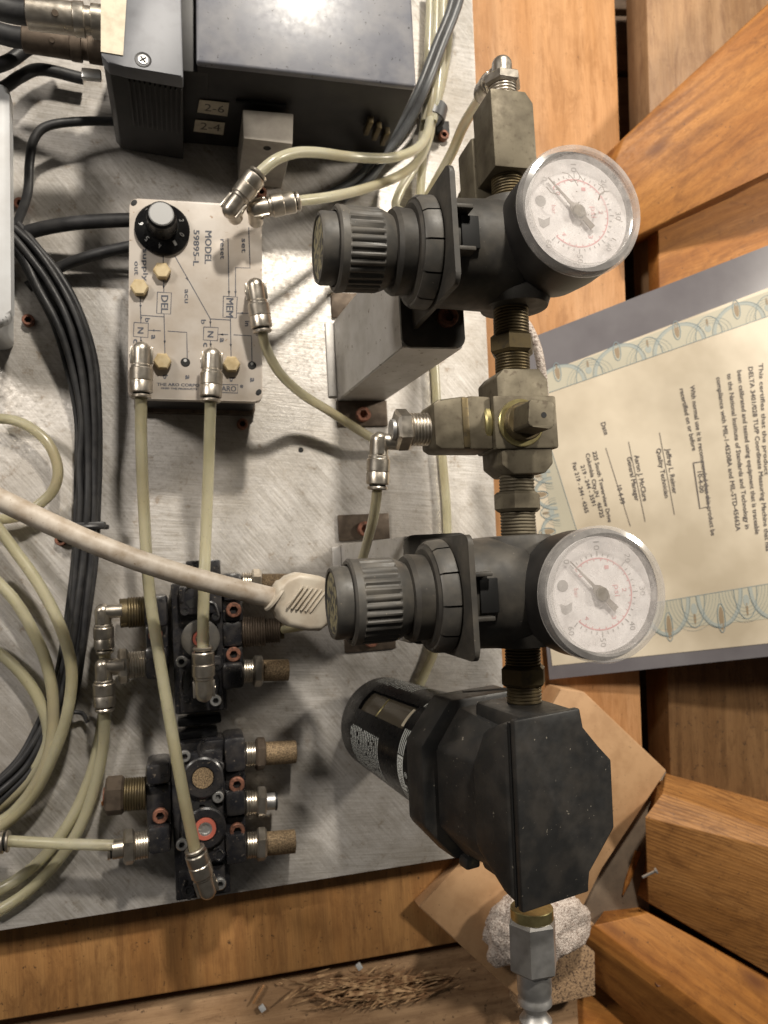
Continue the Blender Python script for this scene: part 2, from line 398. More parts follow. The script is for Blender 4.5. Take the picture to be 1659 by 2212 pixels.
# ================================================================ timber round the plate
def slab(name, label, cat, px, z, thick, m, grain=(0, 1), ch=.12, group=None, zs=None):
    pts = [P(x, y, z if zs is None else zs[i]) for i, (x, y) in enumerate(px)]
    c = sum(pts, Vector())/len(pts)
    g = P(px[0][0]+grain[0], px[0][1]+grain[1], z)-P(px[0][0], px[0][1], z); ang = math.atan2(g.y, g.x)
    rot = Matrix.Rotation(ang, 4, 'Z'); inv = rot.inverted()
    bm = B(); a = [bm.verts.new(inv @ (p-c)) for p in pts]; b = [bm.verts.new(inv @ (p-c-Vector((0, 0, thick)))) for p in pts]
    n = len(a); bm.faces.new(a); bm.faces.new(b[::-1])
    for i in range(n): bm.faces.new((a[i], b[i], b[(i+1) % n], a[(i+1) % n]))
    if ch: bmesh.ops.bevel(bm, geom=bm.edges[:], offset=ch, segments=2, affect='EDGES', profile=.5)
    o = mk(name, bm, m, None, c, 50, rot)
    if label: tag(o, label, cat, group)
    return o
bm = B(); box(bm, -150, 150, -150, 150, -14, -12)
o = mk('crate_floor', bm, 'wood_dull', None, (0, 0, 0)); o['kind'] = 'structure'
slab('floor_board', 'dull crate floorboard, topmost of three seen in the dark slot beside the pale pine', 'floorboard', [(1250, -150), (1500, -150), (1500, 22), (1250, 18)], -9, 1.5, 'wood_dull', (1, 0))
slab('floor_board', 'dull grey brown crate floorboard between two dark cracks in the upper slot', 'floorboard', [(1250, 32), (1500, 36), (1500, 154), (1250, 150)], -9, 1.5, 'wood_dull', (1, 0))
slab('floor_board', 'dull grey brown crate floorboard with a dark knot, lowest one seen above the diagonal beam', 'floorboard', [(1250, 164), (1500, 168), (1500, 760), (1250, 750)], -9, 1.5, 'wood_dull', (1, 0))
slab('pine_board', 'wide pale pine board lit brightly along the right edge of the metal plate', 'board', [(930, -90), (1325, -90), (1338, 300), (1360, 900), (1388, 1650), (1396, 1900), (1000, 1900), (960, 900)], -3.0, 3.2, 'wood_pale', (2, 60))
slab('pine_board', 'pale speckled pine board in the upper right corner behind the diagonal beam', 'board', [(1393, -90), (1900, -90), (1990, 700), (2000, 900), (1424, 900), (1408, 400)], -3.4, 3, 'wood_dusty', (2, 60))
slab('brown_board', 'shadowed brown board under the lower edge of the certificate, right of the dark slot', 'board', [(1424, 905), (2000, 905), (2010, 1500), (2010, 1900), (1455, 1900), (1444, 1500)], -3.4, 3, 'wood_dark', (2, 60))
slab('orange_board', 'orange board with a dark knot between the diagonal beam and the certificate', 'board', [(1420, 470), (1900, 300), (1960, 640), (1432, 860)], -1.6, 1.5, 'wood_orange', (10, -4))
slab('diagonal_beam', 'thick orange pine beam slanting up to the right behind the upper gauge', 'beam', [(1346, 298), (1466, 186), (1900, -215), (1990, 190), (1659, 372), (1375, 512), (1328, 345)], 2.0, 5.0, 'wood_orange', (30, -21), .16, zs=[0, 1, 5, 5, 2.5, 0, 0])
slab('plywood_strip', 'pale brown plywood strip with streaky face below the bottom edge of the metal plate', 'board', [(-120, 1900), (1120, 1760), (1010, 2033), (500, 2122), (-120, 2227)], -1.7, 2.0, 'wood_brown', (2, 60))
slab('raw_board', 'rough pale board along the bottom left with wood shavings on it', 'board', [(-120, 2236), (500, 2129), (1010, 2040), (1240, 2000), (1260, 2400), (-120, 2500)], -2.6, 2.5, 'wood_raw', (10, -1.6))
slab('orange_board', 'reddish orange board at the very bottom under the quick connect plug', 'board', [(830, 2222), (1060, 2163), (1192, 2101), (1260, 2095), (1520, 2330), (1300, 2500), (700, 2500)], -3.4, 1.1, 'wood_orange', (30, 9))
slab('fibreboard_square', 'smooth tan fibreboard square set cornerwise behind the black filter', 'board', [(1210, 1486), (1262, 1494), (1441, 1665), (1300, 1875), (1150, 2185), (903, 1958), (1000, 1862)], -0.75, 2.1, 'mdf', (30, 20), .12)
slab('grey_board', 'grey brown hardboard offcut between the fibreboard square and the two beams at lower right', 'board', [(1440, 1668), (1399, 1745), (1404, 1985), (1250, 2012), (1180, 1990), (1290, 1800)], -2.2, .6, 'mdf_grey', (0, 1), .03)
slab('plywood_offcut', 'rough speckled plywood end below the foam lump', 'board', [(1150, 2010), (1284, 1995), (1286, 2150), (1190, 2172), (1120, 2180)], -0.9, 1.9, 'ply', (0, 1), .05)

def beam(name, label, A, Bq, t, m, ch=.2):
    """a beam between two end outlines; each a run of (x, y, z) picture points over its top"""
    a = [P(*p) for p in A]; b = [P(*p) for p in Bq]
    c = sum(a+b, Vector())/(len(a)+len(b)); d = (sum(b, Vector())/len(b)-sum(a, Vector())/len(a))
    rot = Matrix.Rotation(math.atan2(d.y, d.x), 4, 'Z'); inv = rot.inverted()
    a += [a[-1]-Vector((0, 0, t)), a[0]-Vector((0, 0, t))]; b += [b[-1]-Vector((0, 0, t)), b[0]-Vector((0, 0, t))]
    bm = B(); va = [bm.verts.new(inv @ (p-c)) for p in a]; vb = [bm.verts.new(inv @ (p-c)) for p in b]
    n = len(a); bm.faces.new(va); bm.faces.new(vb[::-1])
    for i in range(n): bm.faces.new((va[i], vb[i], vb[(i+1) % n], va[(i+1) % n]))
    bmesh.ops.bevel(bm, geom=bm.edges[:], offset=ch, segments=2, affect='EDGES', profile=.5)
    return tag(mk(name, bm, m, None, c, 50, rot), label, 'beam')
beam('grained_beam', 'wide wavy grained pine beam at lower right, above the beam with the oval knot',
     [(1440, 1672, -3.2), (1432, 1712, 0.2), (1393, 1765, 1.2), (1400, 1950, -.8)], [(1900, 1800, -3.2), (1900, 1870, .6), (1900, 1890, 1.2), (1900, 2245, -.8)], 5, 'wood_ring', .08)
beam('knotted_beam', 'orange pine beam with an oval knot, lowest of the beams at lower right',
     [(1400, 1972, -1.2), (1283, 1998, -.2), (1250, 2012, -.6), (1254, 2096, -2.4)], [(1900, 2235, -1.2), (1840, 2420, -.2), (1830, 2440, -.6), (1640, 2440, -2.4)], 4, 'wood_orange', .09)
# knot, splinters, nail
def flat(name, label, cat, px, z, t, m, ch=.02, **k): return slab(name, label, cat, px, z, t, m, (1, 0), ch, **k)
bm = B(); lathe(bm, [(0, .05), (.38, .05), (.46, .1), (.52, .0)], Matrix.Diagonal((.75, 1.35, 1, 1)), 20)
c = P(1421, 2110, -.55)
tag(mk('wood_knot', bm, 'rust', None, c), 'reddish oval knot in the lowest orange beam at lower right', 'knot')
flat('wood_splinter', 'orange wood splinter lying on the grey offcut at lower right', 'splinter', [(1374, 1838), (1385, 1842), (1362, 1905), (1346, 1935), (1352, 1905)], -1.95, .18, 'wood_orange')
flat('wood_splinter', 'tiny orange splinter lying on the metal plate left of the brown hexagonal plug', 'splinter', [(218, 1733), (240, 1720), (246, 1728), (230, 1738), (220, 1742)], .16, .12, 'wood_orange')
bm = B(); m = fr((0, 0, 0), P(1415, 1882, .6)-P(1388, 1895, .2)); cyl(bm, .1, 0, 1.0, m, 10); cyl(bm, .22, 1.0, 1.12, m, 12)
tag(mk('nail', bm, 'zinc', None, P(1388, 1895, 1.0)), 'small bent nail poking out of the beam beside the grey offcut', 'nail')
# shavings
bm = B()
for i in range(260):
    t = random.random(); cx = random.gauss(805, 75); cy = 2134+(cx-800)*-.05+random.gauss(0, 17)
    if cy > 2165-(cx-840)*.1: cy -= 25
    p = P(cx, cy, -2.5+random.random()*.5); a = random.gauss(.02, .3); L = random.choice((.5, .9, 1.4, 2.2, 3.2))*random.uniform(.7, 1.2); wd = random.uniform(.02, .10)
    d = Vector((math.cos(a), math.sin(a), random.uniform(-.15, .2))); n = Vector((-math.sin(a), math.cos(a), random.uniform(-.5, .5))).normalized()*wd
    k = random.uniform(-.12, .12); mid = p+Vector((0, 0, abs(k)))
    vs_ = [bm.verts.new(q) for q in (p-d*L/2-n*.4, mid-n, p+d*L/2-n*.3, p+d*L/2+n*.3, mid+n, p-d*L/2+n*.4)]
    bm.faces.new((vs_[0], vs_[1], vs_[4], vs_[5])); bm.faces.new((vs_[1], vs_[2], vs_[3], vs_[4]))
o = mk('wood_shavings', bm, 'shaving'); o['kind'] = 'stuff'; o['label'] = 'heap of curled wood shavings on the rough bottom board'; o['category'] = 'wood shavings'
for px, z, lab in (((566, 2176), -2.55, 'tiny white plastic crumb on the rough bottom board left of the wood shavings'), ((775, 2086), -1.7, 'tiny white crumb near the end of the plywood strip')):
    bm = B(); box(bm, -.18, .18, -.22, .22, 0, .2, Matrix.Rotation(.5, 4, 'Z'), .05); tag(mk('crumb', bm, 'box_white', None, P(*px, z)), lab, 'crumb')
flat('wood_splinter', 'thin yellow splinter standing out left of the wood shavings', 'splinter', [(545, 2168), (549, 2169), (572, 2130), (569, 2127)], -2.3, .1, 'wood_pale')
# foam
bm = B(); bmesh.ops.create_icosphere(bm, subdivisions=5, radius=1)
for v in bm.verts:
    n_ = v.co.normalized(); d = 1+.22*noise.noise(n_*1.8+Vector((3, 1, 4)))+.08*noise.noise(n_*5)+.04*noise.noise(n_*16)
    v.co = Vector((n_.x*3.6*d, n_.y*2.7*d, n_.z*1.5*d))
tag(mk('foam_lump', bm, 'foam', None, P(1156, 2002, .5), 60), 'glittering off white foam lump behind the hexagonal adapter', 'foam')

# ================================================================ mounting plate
PT = thing('mounting_plate', 'large brushed aluminium plate, scratched and stained, carrying the valves and tubes', 'metal plate', (5, 10, 0))
px = [(-150, -120), (1014, -120), (1020, 0), (1050, 700), (1085, 1430), (1101, 1832), (1000, 1850), (0, 2010), (-150, 2034)]
bm = B(); pts = [P(x, y, 0)-Vector((5, 10, 0)) for x, y in px]; prism(bm, [(p.x, p.y) for p in pts], -.55, 0, None, .04)
mk('sheet', bm, 'plate', PT)
def sock(bm, r=.42, h=.42, ro=.6):
    ro = max(ro, .58)
    lathe(bm, [(0, h*.02), (r*ro*.6, h*.02, 'h'), (r*ro, h*.12, 'h'), (r*ro, h, 'h'), (r*.88, h), (r, h-.05), (r, 0), (0, 0)], None, 24)
def screw(px_, z, r, m, parent, name='screw', h=.42, ro=.55, org=None):
    p = P(px_[0], px_[1], z); o_ = org if org is not None else Vector((5, 10, 0))
    bm = B(); sock(bm, r, h, ro); bmesh.ops.translate(bm, vec=p-o_-Vector((0, 0, h)), verts=bm.verts[:])
    s_ = mk(name, bm, m, parent)
    bm = B(); cyl(bm, r*.5, 0, .03); bmesh.ops.translate(bm, vec=p-o_-Vector((0, 0, h*.85)), verts=bm.verts[:]); mk('socket', bm, 'dark', s_)  # near-black disc paints in the shade at the socket's bottom
    return s_
for q in ((42, 437), (60, 690), (524, 915), (131, 1166), (565, 413), (960, 290)): screw(q, .45, .36, 'rust', PT)
bm = B(); cyl(bm, .17, 0, .03); tag(mk('speck', bm, 'dark', None, P(650, 972, 0)), 'small dark speck on the bare plate left of the middle elbow', 'speck')

# ================================================================ brackets
def bracket(label, base, top, y0, y1, gap):
    cx = (base[0]+base[1])/2; r = thing('bracket', label, 'bracket', (cx, (y0+y1)/2, 0), None, 'standoff brackets of the regulators')
    ym = (y0+y1)/2; t = .3
    def hexa(bm, b0, b1, t0, t1, ya, yb, zb=0, zt=13.):
        vv = [bm.verts.new((x-cx, y-ym, z)) for z, xa, xb in ((zb, b0, b1), (zt, t0, t1)) for y in (ya, yb) for x in (xa, xb)]
        for q in ((0, 2, 3, 1), (4, 5, 7, 6), (0, 1, 5, 4), (2, 6, 7, 3), (0, 4, 6, 2), (1, 3, 7, 5)): bm.faces.new([vv[i] for i in q])
        bmesh.ops.bevel(bm, geom=list({e for v in vv for e in v.link_edges}), offset=.06, segments=2, affect='EDGES')
    bm = B(); hexa(bm, base[0], base[1], top[0], top[1], y0, y1); mk('channel', bm, 'alu', r)
    for k in (-1, 1):
        yy = y0-1.0 if k < 0 else y1+1.0
        bm = B(); box(bm, base[0]-cx-.1, base[1]-cx+.1, yy-ym-.75, yy-ym+1.0, .0, .22, None, .06)
        mk('foot', bm, 'oxide', r)
    bm = B(); box(bm, base[0]-cx-.6, base[0]-cx-.02, y0-ym+.3, y1-ym-.1, 0, .16, None, .05); mk('flange', bm, 'alu', r)
    for k in (-1, 1):
        yy = (y0-1.0 if k < 0 else y1+1.0)-ym
        bm = B(); sock(bm, .5, .4, .45); bmesh.ops.translate(bm, vec=(.0, yy, .22), verts=bm.verts[:]); mk('screw', bm, 'rust', r)
    # black saddle on its outer end
    bm = B(); prism(bm, [(x+(top[0]+top[1])/2-cx, y) for x, y in rrect(top[1]-top[0]+.12, y1-y0+.1, .5)], 13.0, 13.25, None, .04); mk('saddle', bm, 'plastic_body', r)
    bm = B(); sock(bm, .55, .35, .4); bmesh.ops.translate(bm, vec=((top[0]+top[1])/2-cx+.75, (-1.2 if gap else 1.2), 13.25), verts=bm.verts[:]); mk('screw', bm, 'rust', r)
    return r
bracket('brushed aluminium standoff bracket under the upper regulator, its bright face fully in view', (10.2, 13.5), (11.1, 14.4), 10.75, 16.2, True)
bracket('brushed aluminium standoff bracket mostly hidden behind the lower regulator knob', (9.9, 13.2), (10.6, 13.9), -4.3, 1.05, False)

# ================================================================ elbow push-in fittings
def make_elbow():
    r = thing('elbow_fitting', '', 'elbow fitting', (0, 0, 0), None, 'nickel push-in elbow fittings')
    mx = fr((0, 0, 0), (1, 0, 0))
    bm = B(); dome = [(.5*math.sin(a), -.02-.5*math.cos(a)) for a in [PI/2*i/6 for i in range(7)]]
    lathe(bm, dome+[(.5, .75), (.56, .82), (.56, .95), (0, .95)], mx, 28)
    mk('elbow_body', bm, 'nickel', r)
    bm = B(); lathe(bm, [(0, .95), (.6, .95), (.635, 1.0), (.635, 1.62), (.6, 1.66), (.6, 1.70), (.625, 1.74), (.625, 2.28), (.585, 2.34), (0, 2.34)], mx, 28)
    mk('sleeve', bm, 'nickel', r)
    bm = B(); lathe(bm, [(0, 2.34), (.45, 2.34), (.45, 2.5), (0, 2.5)], mx, 20); mk('gap_ring', bm, 'dark', r)
    bm = B(); lathe(bm, [(0, 2.44), (.52, 2.44), (.56, 2.5), (.56, 2.58), (.5, 2.63), (.36, 2.63), (.36, 2.5), (0, 2.5)], mx, 24); mk('release_ring', bm, 'nickel', r)
    bm = B(); cyl(bm, .44, -1.2, .0, None, 24, .03); mk('stem', bm, 'nickel', r)
    for s in (-1, 1):
        bm = B(); box(bm, -.22, .72, s*.54-.07, s*.54+.07, -.16, .16, None, .03)
        mk('clip', bm, 'nickel', r)
    bm = B(); lathe(bm, [(.11, .0), (.16, .0), (.16, .03), (.11, .03), (.11, 0)], fr((.25, -.61, 0), (0, -1, 0)), 16); mk('emblem', bm, 'nickel', r)
    return r
elbow0 = make_elbow(); used = [False]
def place_elbow(label, corner, exit_, stem, k=1.0):
    o = elbow0 if not used[0] else copy_tree(elbow0); used[0] = True
    x = (Vector(exit_)-Vector(corner)).normalized(); z = -Vector(stem); z = (z-z.dot(x)*x).normalized(); y = z.cross(x)
    o.matrix_world = Matrix.Translation(Vector(corner)*S) @ Matrix((x, y, z)).transposed().to_4x4() @ Matrix.Scale(k, 4)
    o['label'] = label
    return Vector(corner)+x*2.5*k
e1 = place_elbow('nickel elbow at the lower left corner of the white module, dome upwards', P(306, 758, 6.2), P(305, 862, 6.0), (0, 0, -1))
e2 = place_elbow('nickel elbow at the bottom middle of the white module over the boxed letters', P(458, 770, 6.2), P(455, 866, 6.1), (0, 0, -1))
e3 = place_elbow('nickel elbow on the right edge of the white module, tube curling away to the right', P(552, 620, 6.5), P(566, 712, 6.2), (0, 0, -1))
e4 = place_elbow('nickel elbow at the upper right of the white module tilted up to the right', P(499, 453, 7.4), P(560, 372, 8.0), (0, -.25, -1))
e5 = place_elbow('nickel elbow at the top right of the white module lying almost level', P(551, 452, 6.9), P(640, 435, 7.1), (0, -.2, -1))
e6 = place_elbow('nickel elbow on the upper black valve with its dome pointing down', P(441, 1497, 5.0), P(438, 1398, 5.2), (0, 0, -1))
e7 = place_elbow('bronze tinted nickel elbow at the foot of the lower black valve, dome pointing down right', P(448, 1922, 4.6), P(420, 1833, 5.0), (0, 0, -1))
ea = place_elbow('upper of the two nickel elbows left of the upper valve, beside the black cables', P(222, 1322, 2.4), P(226, 1412, 2.2), (1, 0, 0), .92)
eb = place_elbow('lower of the two nickel elbows left of the upper valve, tube leaving downwards', P(223, 1440, 2.6), P(226, 1535, 2.4), (1, 0, 0), .98)
ec = place_elbow('dull nickel elbow hanging from the left branch of the brass cross', P(819, 953, 16.0), P(815, 1062, 15.8), (1, 0, 0), .86)
ed = place_elbow('nickel elbow at the very top of the brass pipe run, in front of bright pine', P(1072, 165, 15.4), P(1030, 222, 11.8), (0, -1, 0), .95)

# ================================================================ tubes
def tube(name, label, cat, pts, r=.31, m='tube', group=None, seg=14):
    w3 = [p if isinstance(p, Vector) else P(*p) for p in pts]; c = sum(w3, Vector())/len(w3)
    bm = B(); sweep(bm, [p-c for p in w3], r, seg)
    return tag(mk(name, bm, m, None, c, 60), label, cat, group)
TG = 'translucent air tubes'
tube('air_tube', 'long straight clear tube from the lower left module elbow to the lower valve', 'tube', [e1, (305, 950, 5.4), (311, 1100, 4.4), (322, 1270, 4.0), (341, 1400, 4.4), (366, 1550, 4.9), (393, 1700, 5.2), e7], .33, 'tube', TG)
tube('air_tube', 'short straight clear tube from the bottom middle module elbow down to the upper valve', 'tube', [e2, (451, 1000, 5.2), (445, 1150, 4.4), (440, 1290, 4.9), e6], .33, 'tube', TG)
tube('air_tube', 'clear tube curving from the right edge of the module down towards the brass cross', 'tube', [e3, (575, 752, 5.4), (604, 805, 4.2), (651, 850, 2.6), (713, 889, 2.0), (800, 944, 1.6), (840, 958, 1.2), (868, 962, .9)], .30, 'tube', TG)
tube('air_tube', 'clear tube arching over the beige block into the tilted module elbow', 'tube', [(930, 250, 1.6), (920, 295, 2.4), (893, 325, 3.4), (840, 341, 4.4), (760, 339, 5.2), (690, 330, 6.6), (640, 330, 7.4), (596, 345, 7.9), e4], .31, 'tube_pale', TG)
tube('air_tube', 'clear tube sweeping left from the clip into the level module elbow', 'tube', [(934, 250, 1.3), (926, 300, 1.5), (905, 345, 2.0), (865, 378, 2.8), (800, 404, 4.2), (720, 424, 6.0), e5], .31, 'tube_pale', TG)
tube('air_tube', 'clear tube hanging straight down from the clip behind the upper regulator and along the pipes', 'tube', [(922, 250, 1.0), (914, 330, .8), (908, 440, .7), (915, 560, .6), (930, 680, .5), (939, 790, .4), (946, 900, .4), (957, 1000, .4), (966, 1130, .4), (962, 1280, .4), (943, 1390, .4), (916, 1460, .4), (880, 1540, .4)], .30, 'tube', TG)
tube('air_tube', 'clear tube from the topmost elbow slanting down and curling back beside the upper regulator', 'tube', [ed, (1003, 268, 9.2), (975, 332, 6.6), (940, 395, 3.8), (915, 438, 2.2), (883, 460, 1.2), (855, 448, 1.0), (866, 410, 1.0), (905, 340, 1.0), (918, 250, .8)], .31, 'tube_pale', TG)
for i, (x0, x1, z, lab) in enumerate(((918, 929, 1.7, 'leftmost, palest of the clear tubes running to the top edge beside the grey lid'), (926, 943, 1.9, 'second from left of the clear tubes running to the top edge beside the grey lid'),
                                 (935, 957, 1.9, 'third from left of the clear tubes running to the top edge beside the grey lid'), (930, 969, .9, 'rightmost of the clear tubes running to the top edge beside the grey lid'))):
    tube('air_tube', lab, 'tube', [(x1+1, -60, z), (x1, 20, z), (x1-3, 110, z), ((x0+x1)/2, 200, z), (x0, 262, z-.2)], .31, 'tube_pale', TG)
tube('grey_tube', 'slate grey tube crossing over the clear tubes, upper right one of the pair', 'tube', [(1004, -60, 3.2), (990, 10, 3.2), (955, 100, 3.0), (922, 185, 2.8), (885, 262, 1.8), (838, 330, .9), (795, 390, .5), (740, 430, .4)], .30, 'slate_tube', 'slate grey tubes')
tube('grey_tube', 'slate grey tube tucked against the black controller box, lower left one of the pair', 'tube', [(988, -60, 2.4), (972, 20, 2.4), (940, 100, 2.2), (905, 190, 2.0), (866, 265, 1.2), (820, 328, .5), (770, 385, .4), (700, 425, .4)], .28, 'slate_tube', 'slate grey tubes')
tube('air_tube', 'green tinged clear tube passing behind the lower regulator knob into the upper valve', 'tube', [ec, (808, 1112, 14.6), (795, 1165, 12.6), (781, 1212, 10.6), (760, 1270, 8.2), (718, 1322, 6.0), (672, 1349, 4.4), (612, 1360, 2.6)], .25, 'tube', TG)
tube('air_tube', 'clear tube looping out of the left edge above the white cable', 'tube', [(-20, 905, 1), (20, 906, 1.1), (60, 920, 1.3), (102, 955, 1.5), (124, 1005, 1.6), (120, 1048, 1.5), (95, 1081, 1.3), (44, 1114, 1.1), (-20, 1124, 1)], .31, 'tube', TG)
A_ = dict(r=.33, m='tube', group=TG)
tube('air_tube', 'outermost clear tube of the bundle bending along the left edge over the black cables', 'tube', [(-20, 1120, 1.5), (0, 1146, 1.5), (36, 1194, 1.6), (73, 1245, 1.8), (105, 1299, 2), (133, 1360, 2.2), (151, 1421, 2.3), (155, 1471, 2.3), (147, 1533, 2.2), (134, 1582, 2), (112, 1639, 1.8), (82, 1701, 1.5), (37, 1758, 1.2), (-20, 1800, 1)], **A_)
tube('air_tube', 'middle clear tube of the bundle bending along the left edge', 'tube', [(-20, 1243, 1), (0, 1262, 1), (36, 1303, 1.1), (70, 1361, 1.2), (98, 1425, 1.3), (113, 1495, 1.4), (115, 1557, 1.5), (110, 1607, 1.6), (96, 1657, 1.6), (67, 1710, 1.4), (25, 1758, 1.0), (-20, 1786, .8)], **A_)
tube('air_tube', 'inner clear tube of the bundle bending along the left edge, lowest start', 'tube', [(-20, 1400, .6), (0, 1412, .6), (32, 1440, .7), (62, 1475, .8), (84, 1512, .9), (100, 1555, 1), (102, 1600, 1), (80, 1652, .9), (43, 1703, .8), (-20, 1755, .6)], **A_)
tube('air_tube', 'clear tube leaving the lower nickel elbow and sweeping to the lower left', 'tube', [eb, (224, 1600, 1.7), (213, 1668, 1.3), (195, 1732, 1), (172, 1788, .8), (140, 1840, .6), (98, 1890, .5), (48, 1935, .4), (-20, 1977, .4)], **A_)
tube('air_tube', 'clear tube from the upper nickel elbow running beside its neighbour to the lower left', 'tube', [ea, (228, 1480, 1.1), (221, 1560, .7), (206, 1640, .6), (186, 1702, .5), (158, 1762, .45), (124, 1815, .4), (80, 1865, .4), (28, 1905, .4), (-20, 1930, .4)], **A_)
tube('air_tube', 'short level pale tube between the left edge fitting and the lower valve', 'tube', [(-10, 1815, 2.5), (60, 1819, 2.5), (140, 1823, 2.5), (244, 1826, 2.6)], .31, 'tube_pale', TG)
# black cable harness
HP = [(22, 500, 1.6), (62, 545, 1.8), (105, 608, 2.0), (148, 690, 2.0), (178, 790, 1.6), (190, 900, 1.2), (190, 1000, 1.0), (188, 1100, .9), (184, 1200, .8), (173, 1300, .8), (160, 1400, .7), (140, 1490, .6), (104, 1580, .6), (55, 1660, .6), (-25, 1735, .6)]
OF = [(-29, -.2), (-20, .35), (-11, -.1), (-2, .5), (8, 0), (17, .4), (26, -.1), (-6, -.4), (14, -.4)]
NM = ['left outer', 'glossy second from left', 'third from left', 'raised middle', 'middle lower', 'raised right of middle', 'right outer', 'buried left', 'buried right']
for (o_, dz), nm in zip(OF, NM):
    pts = []
    for i, (x, y, z) in enumerate(HP):
        sp = 1.15 if 2 <= i <= 4 else .82
        a = HP[max(i-1, 0)]; b = HP[min(i+1, len(HP)-1)]; d = Vector((b[0]-a[0], b[1]-a[1])).normalized()
        k = o_*sp+random.uniform(-3, 3)
        pts.append((x-d.y*k*-1 if False else x+d.y*k, y-d.x*k, max(.25, z+dz+random.uniform(-.1, .1))))
    tube('black_cable', 'black cable in the harness down the left side, the '+nm+' strand', 'cable', pts, .21, 'rubber', 'black harness cables', 10)
tube('black_cable', 'thin black cable straying from the left of the harness across bare metal', 'cable', [(95, 600, .4), (120, 690, .3), (150, 790, .25), (165, 860, .25), (172, 950, .3)], .12, 'rubber', None, 8)
tube('black_cable', 'black cable rising from the harness and bending right under the controller box', 'cable', [(25, 505, 1.0), (42, 470, 1.2), (60, 415, 1.6), (64, 350, 1.8), (74, 300, 2.0), (104, 272, 2.0), (180, 262, 1.8), (300, 262, 1.6)], .27, 'rubber')
tube('black_cable', 'thick black cable running level into the left side of the white module', 'cable', [(20, 540, .8), (45, 510, 1.2), (90, 494, 1.6), (160, 482, 2.0), (230, 477, 2.3), (300, 475, 2.4)], .42, 'rubber')
tube('black_cable', 'lower black cable rising from the harness into the left side of the white module', 'cable', [(60, 620, .5), (132, 576, .8), (185, 556, 1.2), (240, 541, 1.6), (300, 528, 2.0)], .34, 'rubber')
bm = B(); sweep(bm, [Vector((-1.15, .1, .1)), Vector((-.7, .05, .75)), Vector((0, 0, .95)), Vector((.8, 0, .7)), Vector((1.15, 0, 0))], .16, 8); box(bm, -1.1, 1.12, -.12, .3, .1, .9, None, .1)
tag(mk('cable_tie', bm, 'rubber', None, P(188, 1140, .7)), 'black cable tie round the harness just above the white cable', 'cable tie')
bm = B(); sweep(bm, [Vector((-.9, .2, .2)), Vector((0, 0, .4)), Vector((.5, -.2, .2)), Vector((.75, -.75, .1))], .13, 8)
tag(mk('cable_tie', bm, 'rubber', None, P(160, 1535, .4)), 'black cable tie tail sticking out right of the harness at lower left', 'cable tie')
# tube clip
r = thing('tube_clip', 'black plastic clip gathering the clear tubes beside a rusty screw', 'clip', P(925, 265, 0))
o_ = P(925, 265, 0)
bm = B(); lathe(bm, [(.78, -.5), (.92, -.5), (.92, .5), (.78, .5), (.78, -.5)], fr((0, 0, 1.2), P(928, 250, 1)-P(920, 280, 1)), 24); mk('band', bm, 'slate_tube', r)
bm = B(); box(bm, .5, 1.5, -.9, .1, 0, .3, None, .08); mk('lug', bm, 'plastic_black', r)

# ================================================================ white cable with boot
W = thing('white_cable', 'thick dusty white cable with ribbed cream connector boot crossing from the left edge', 'cable', P(300, 1215, 7.5))
wo = P(300, 1215, 7.5)
bm = B(); sweep(bm, [P(*p)-wo for p in ((-60, 1050, 7.2), (0, 1079, 7.3), (100, 1127, 7.5), (200, 1172, 7.6), (300, 1211, 7.7), (400, 1243, 7.7), (500, 1270, 7.6), (610, 1296, 7.4))], .57, 22); mk('sheath', bm, 'white_cable', W)
d = (P(700, 1305, 7.0)-P(590, 1283, 7.4)); ax = d.normalized(); mb = fr(P(588, 1285, 7.4)-wo, ax, (0, 0, 1))
bm = B()
secs = [(0, .62, .62, .5), (.12, .85, .85, .5), (.3, .85, .9, .4), (.55, .8, 1.2, .3), (1.1, .85, 1.5, .25), (2.2, .95, 1.55, .22), (2.9, .92, 1.45, .25), (3.35, .8, 1.05, .35), (3.5, .6, .8, .4)]
rows = []
for z_, hx_, hy_, rr in secs: rows.append([bm.verts.new(mb @ Vector((x, y, z_))) for x, y in rrect(2*hx_, 2*hy_, min(hx_, hy_)*rr*1.6, 4)])
for a, b in zip(rows, rows[1:]):
    for i in range(len(a)): bm.faces.new((a[i], a[(i+1) % len(a)], b[(i+1) % len(a)], b[i]))
bm.faces.new(rows[0][::-1]); bm.faces.new(rows[-1]); mk('boot', bm, 'boot', W, sharp=45)
bm = B(); lathe(bm, [(.58, -.12), (.92, .0), (.95, .12), (.6, .2)], fr(P(592, 1286, 7.4)-wo, ax+Vector((0, -.5, 0))), 24); mk('collar', bm, 'boot', W)
for i in range(6):
    bm = B(); box(bm, -.06, .06, -1.15, .35, -.05, .05, mb @ Matrix.Translation((.98, .2, .85+i*.27)) @ Matrix.Rotation(-.45, 4, 'X'), .03); mk('grip_rib', bm, 'boot', W)

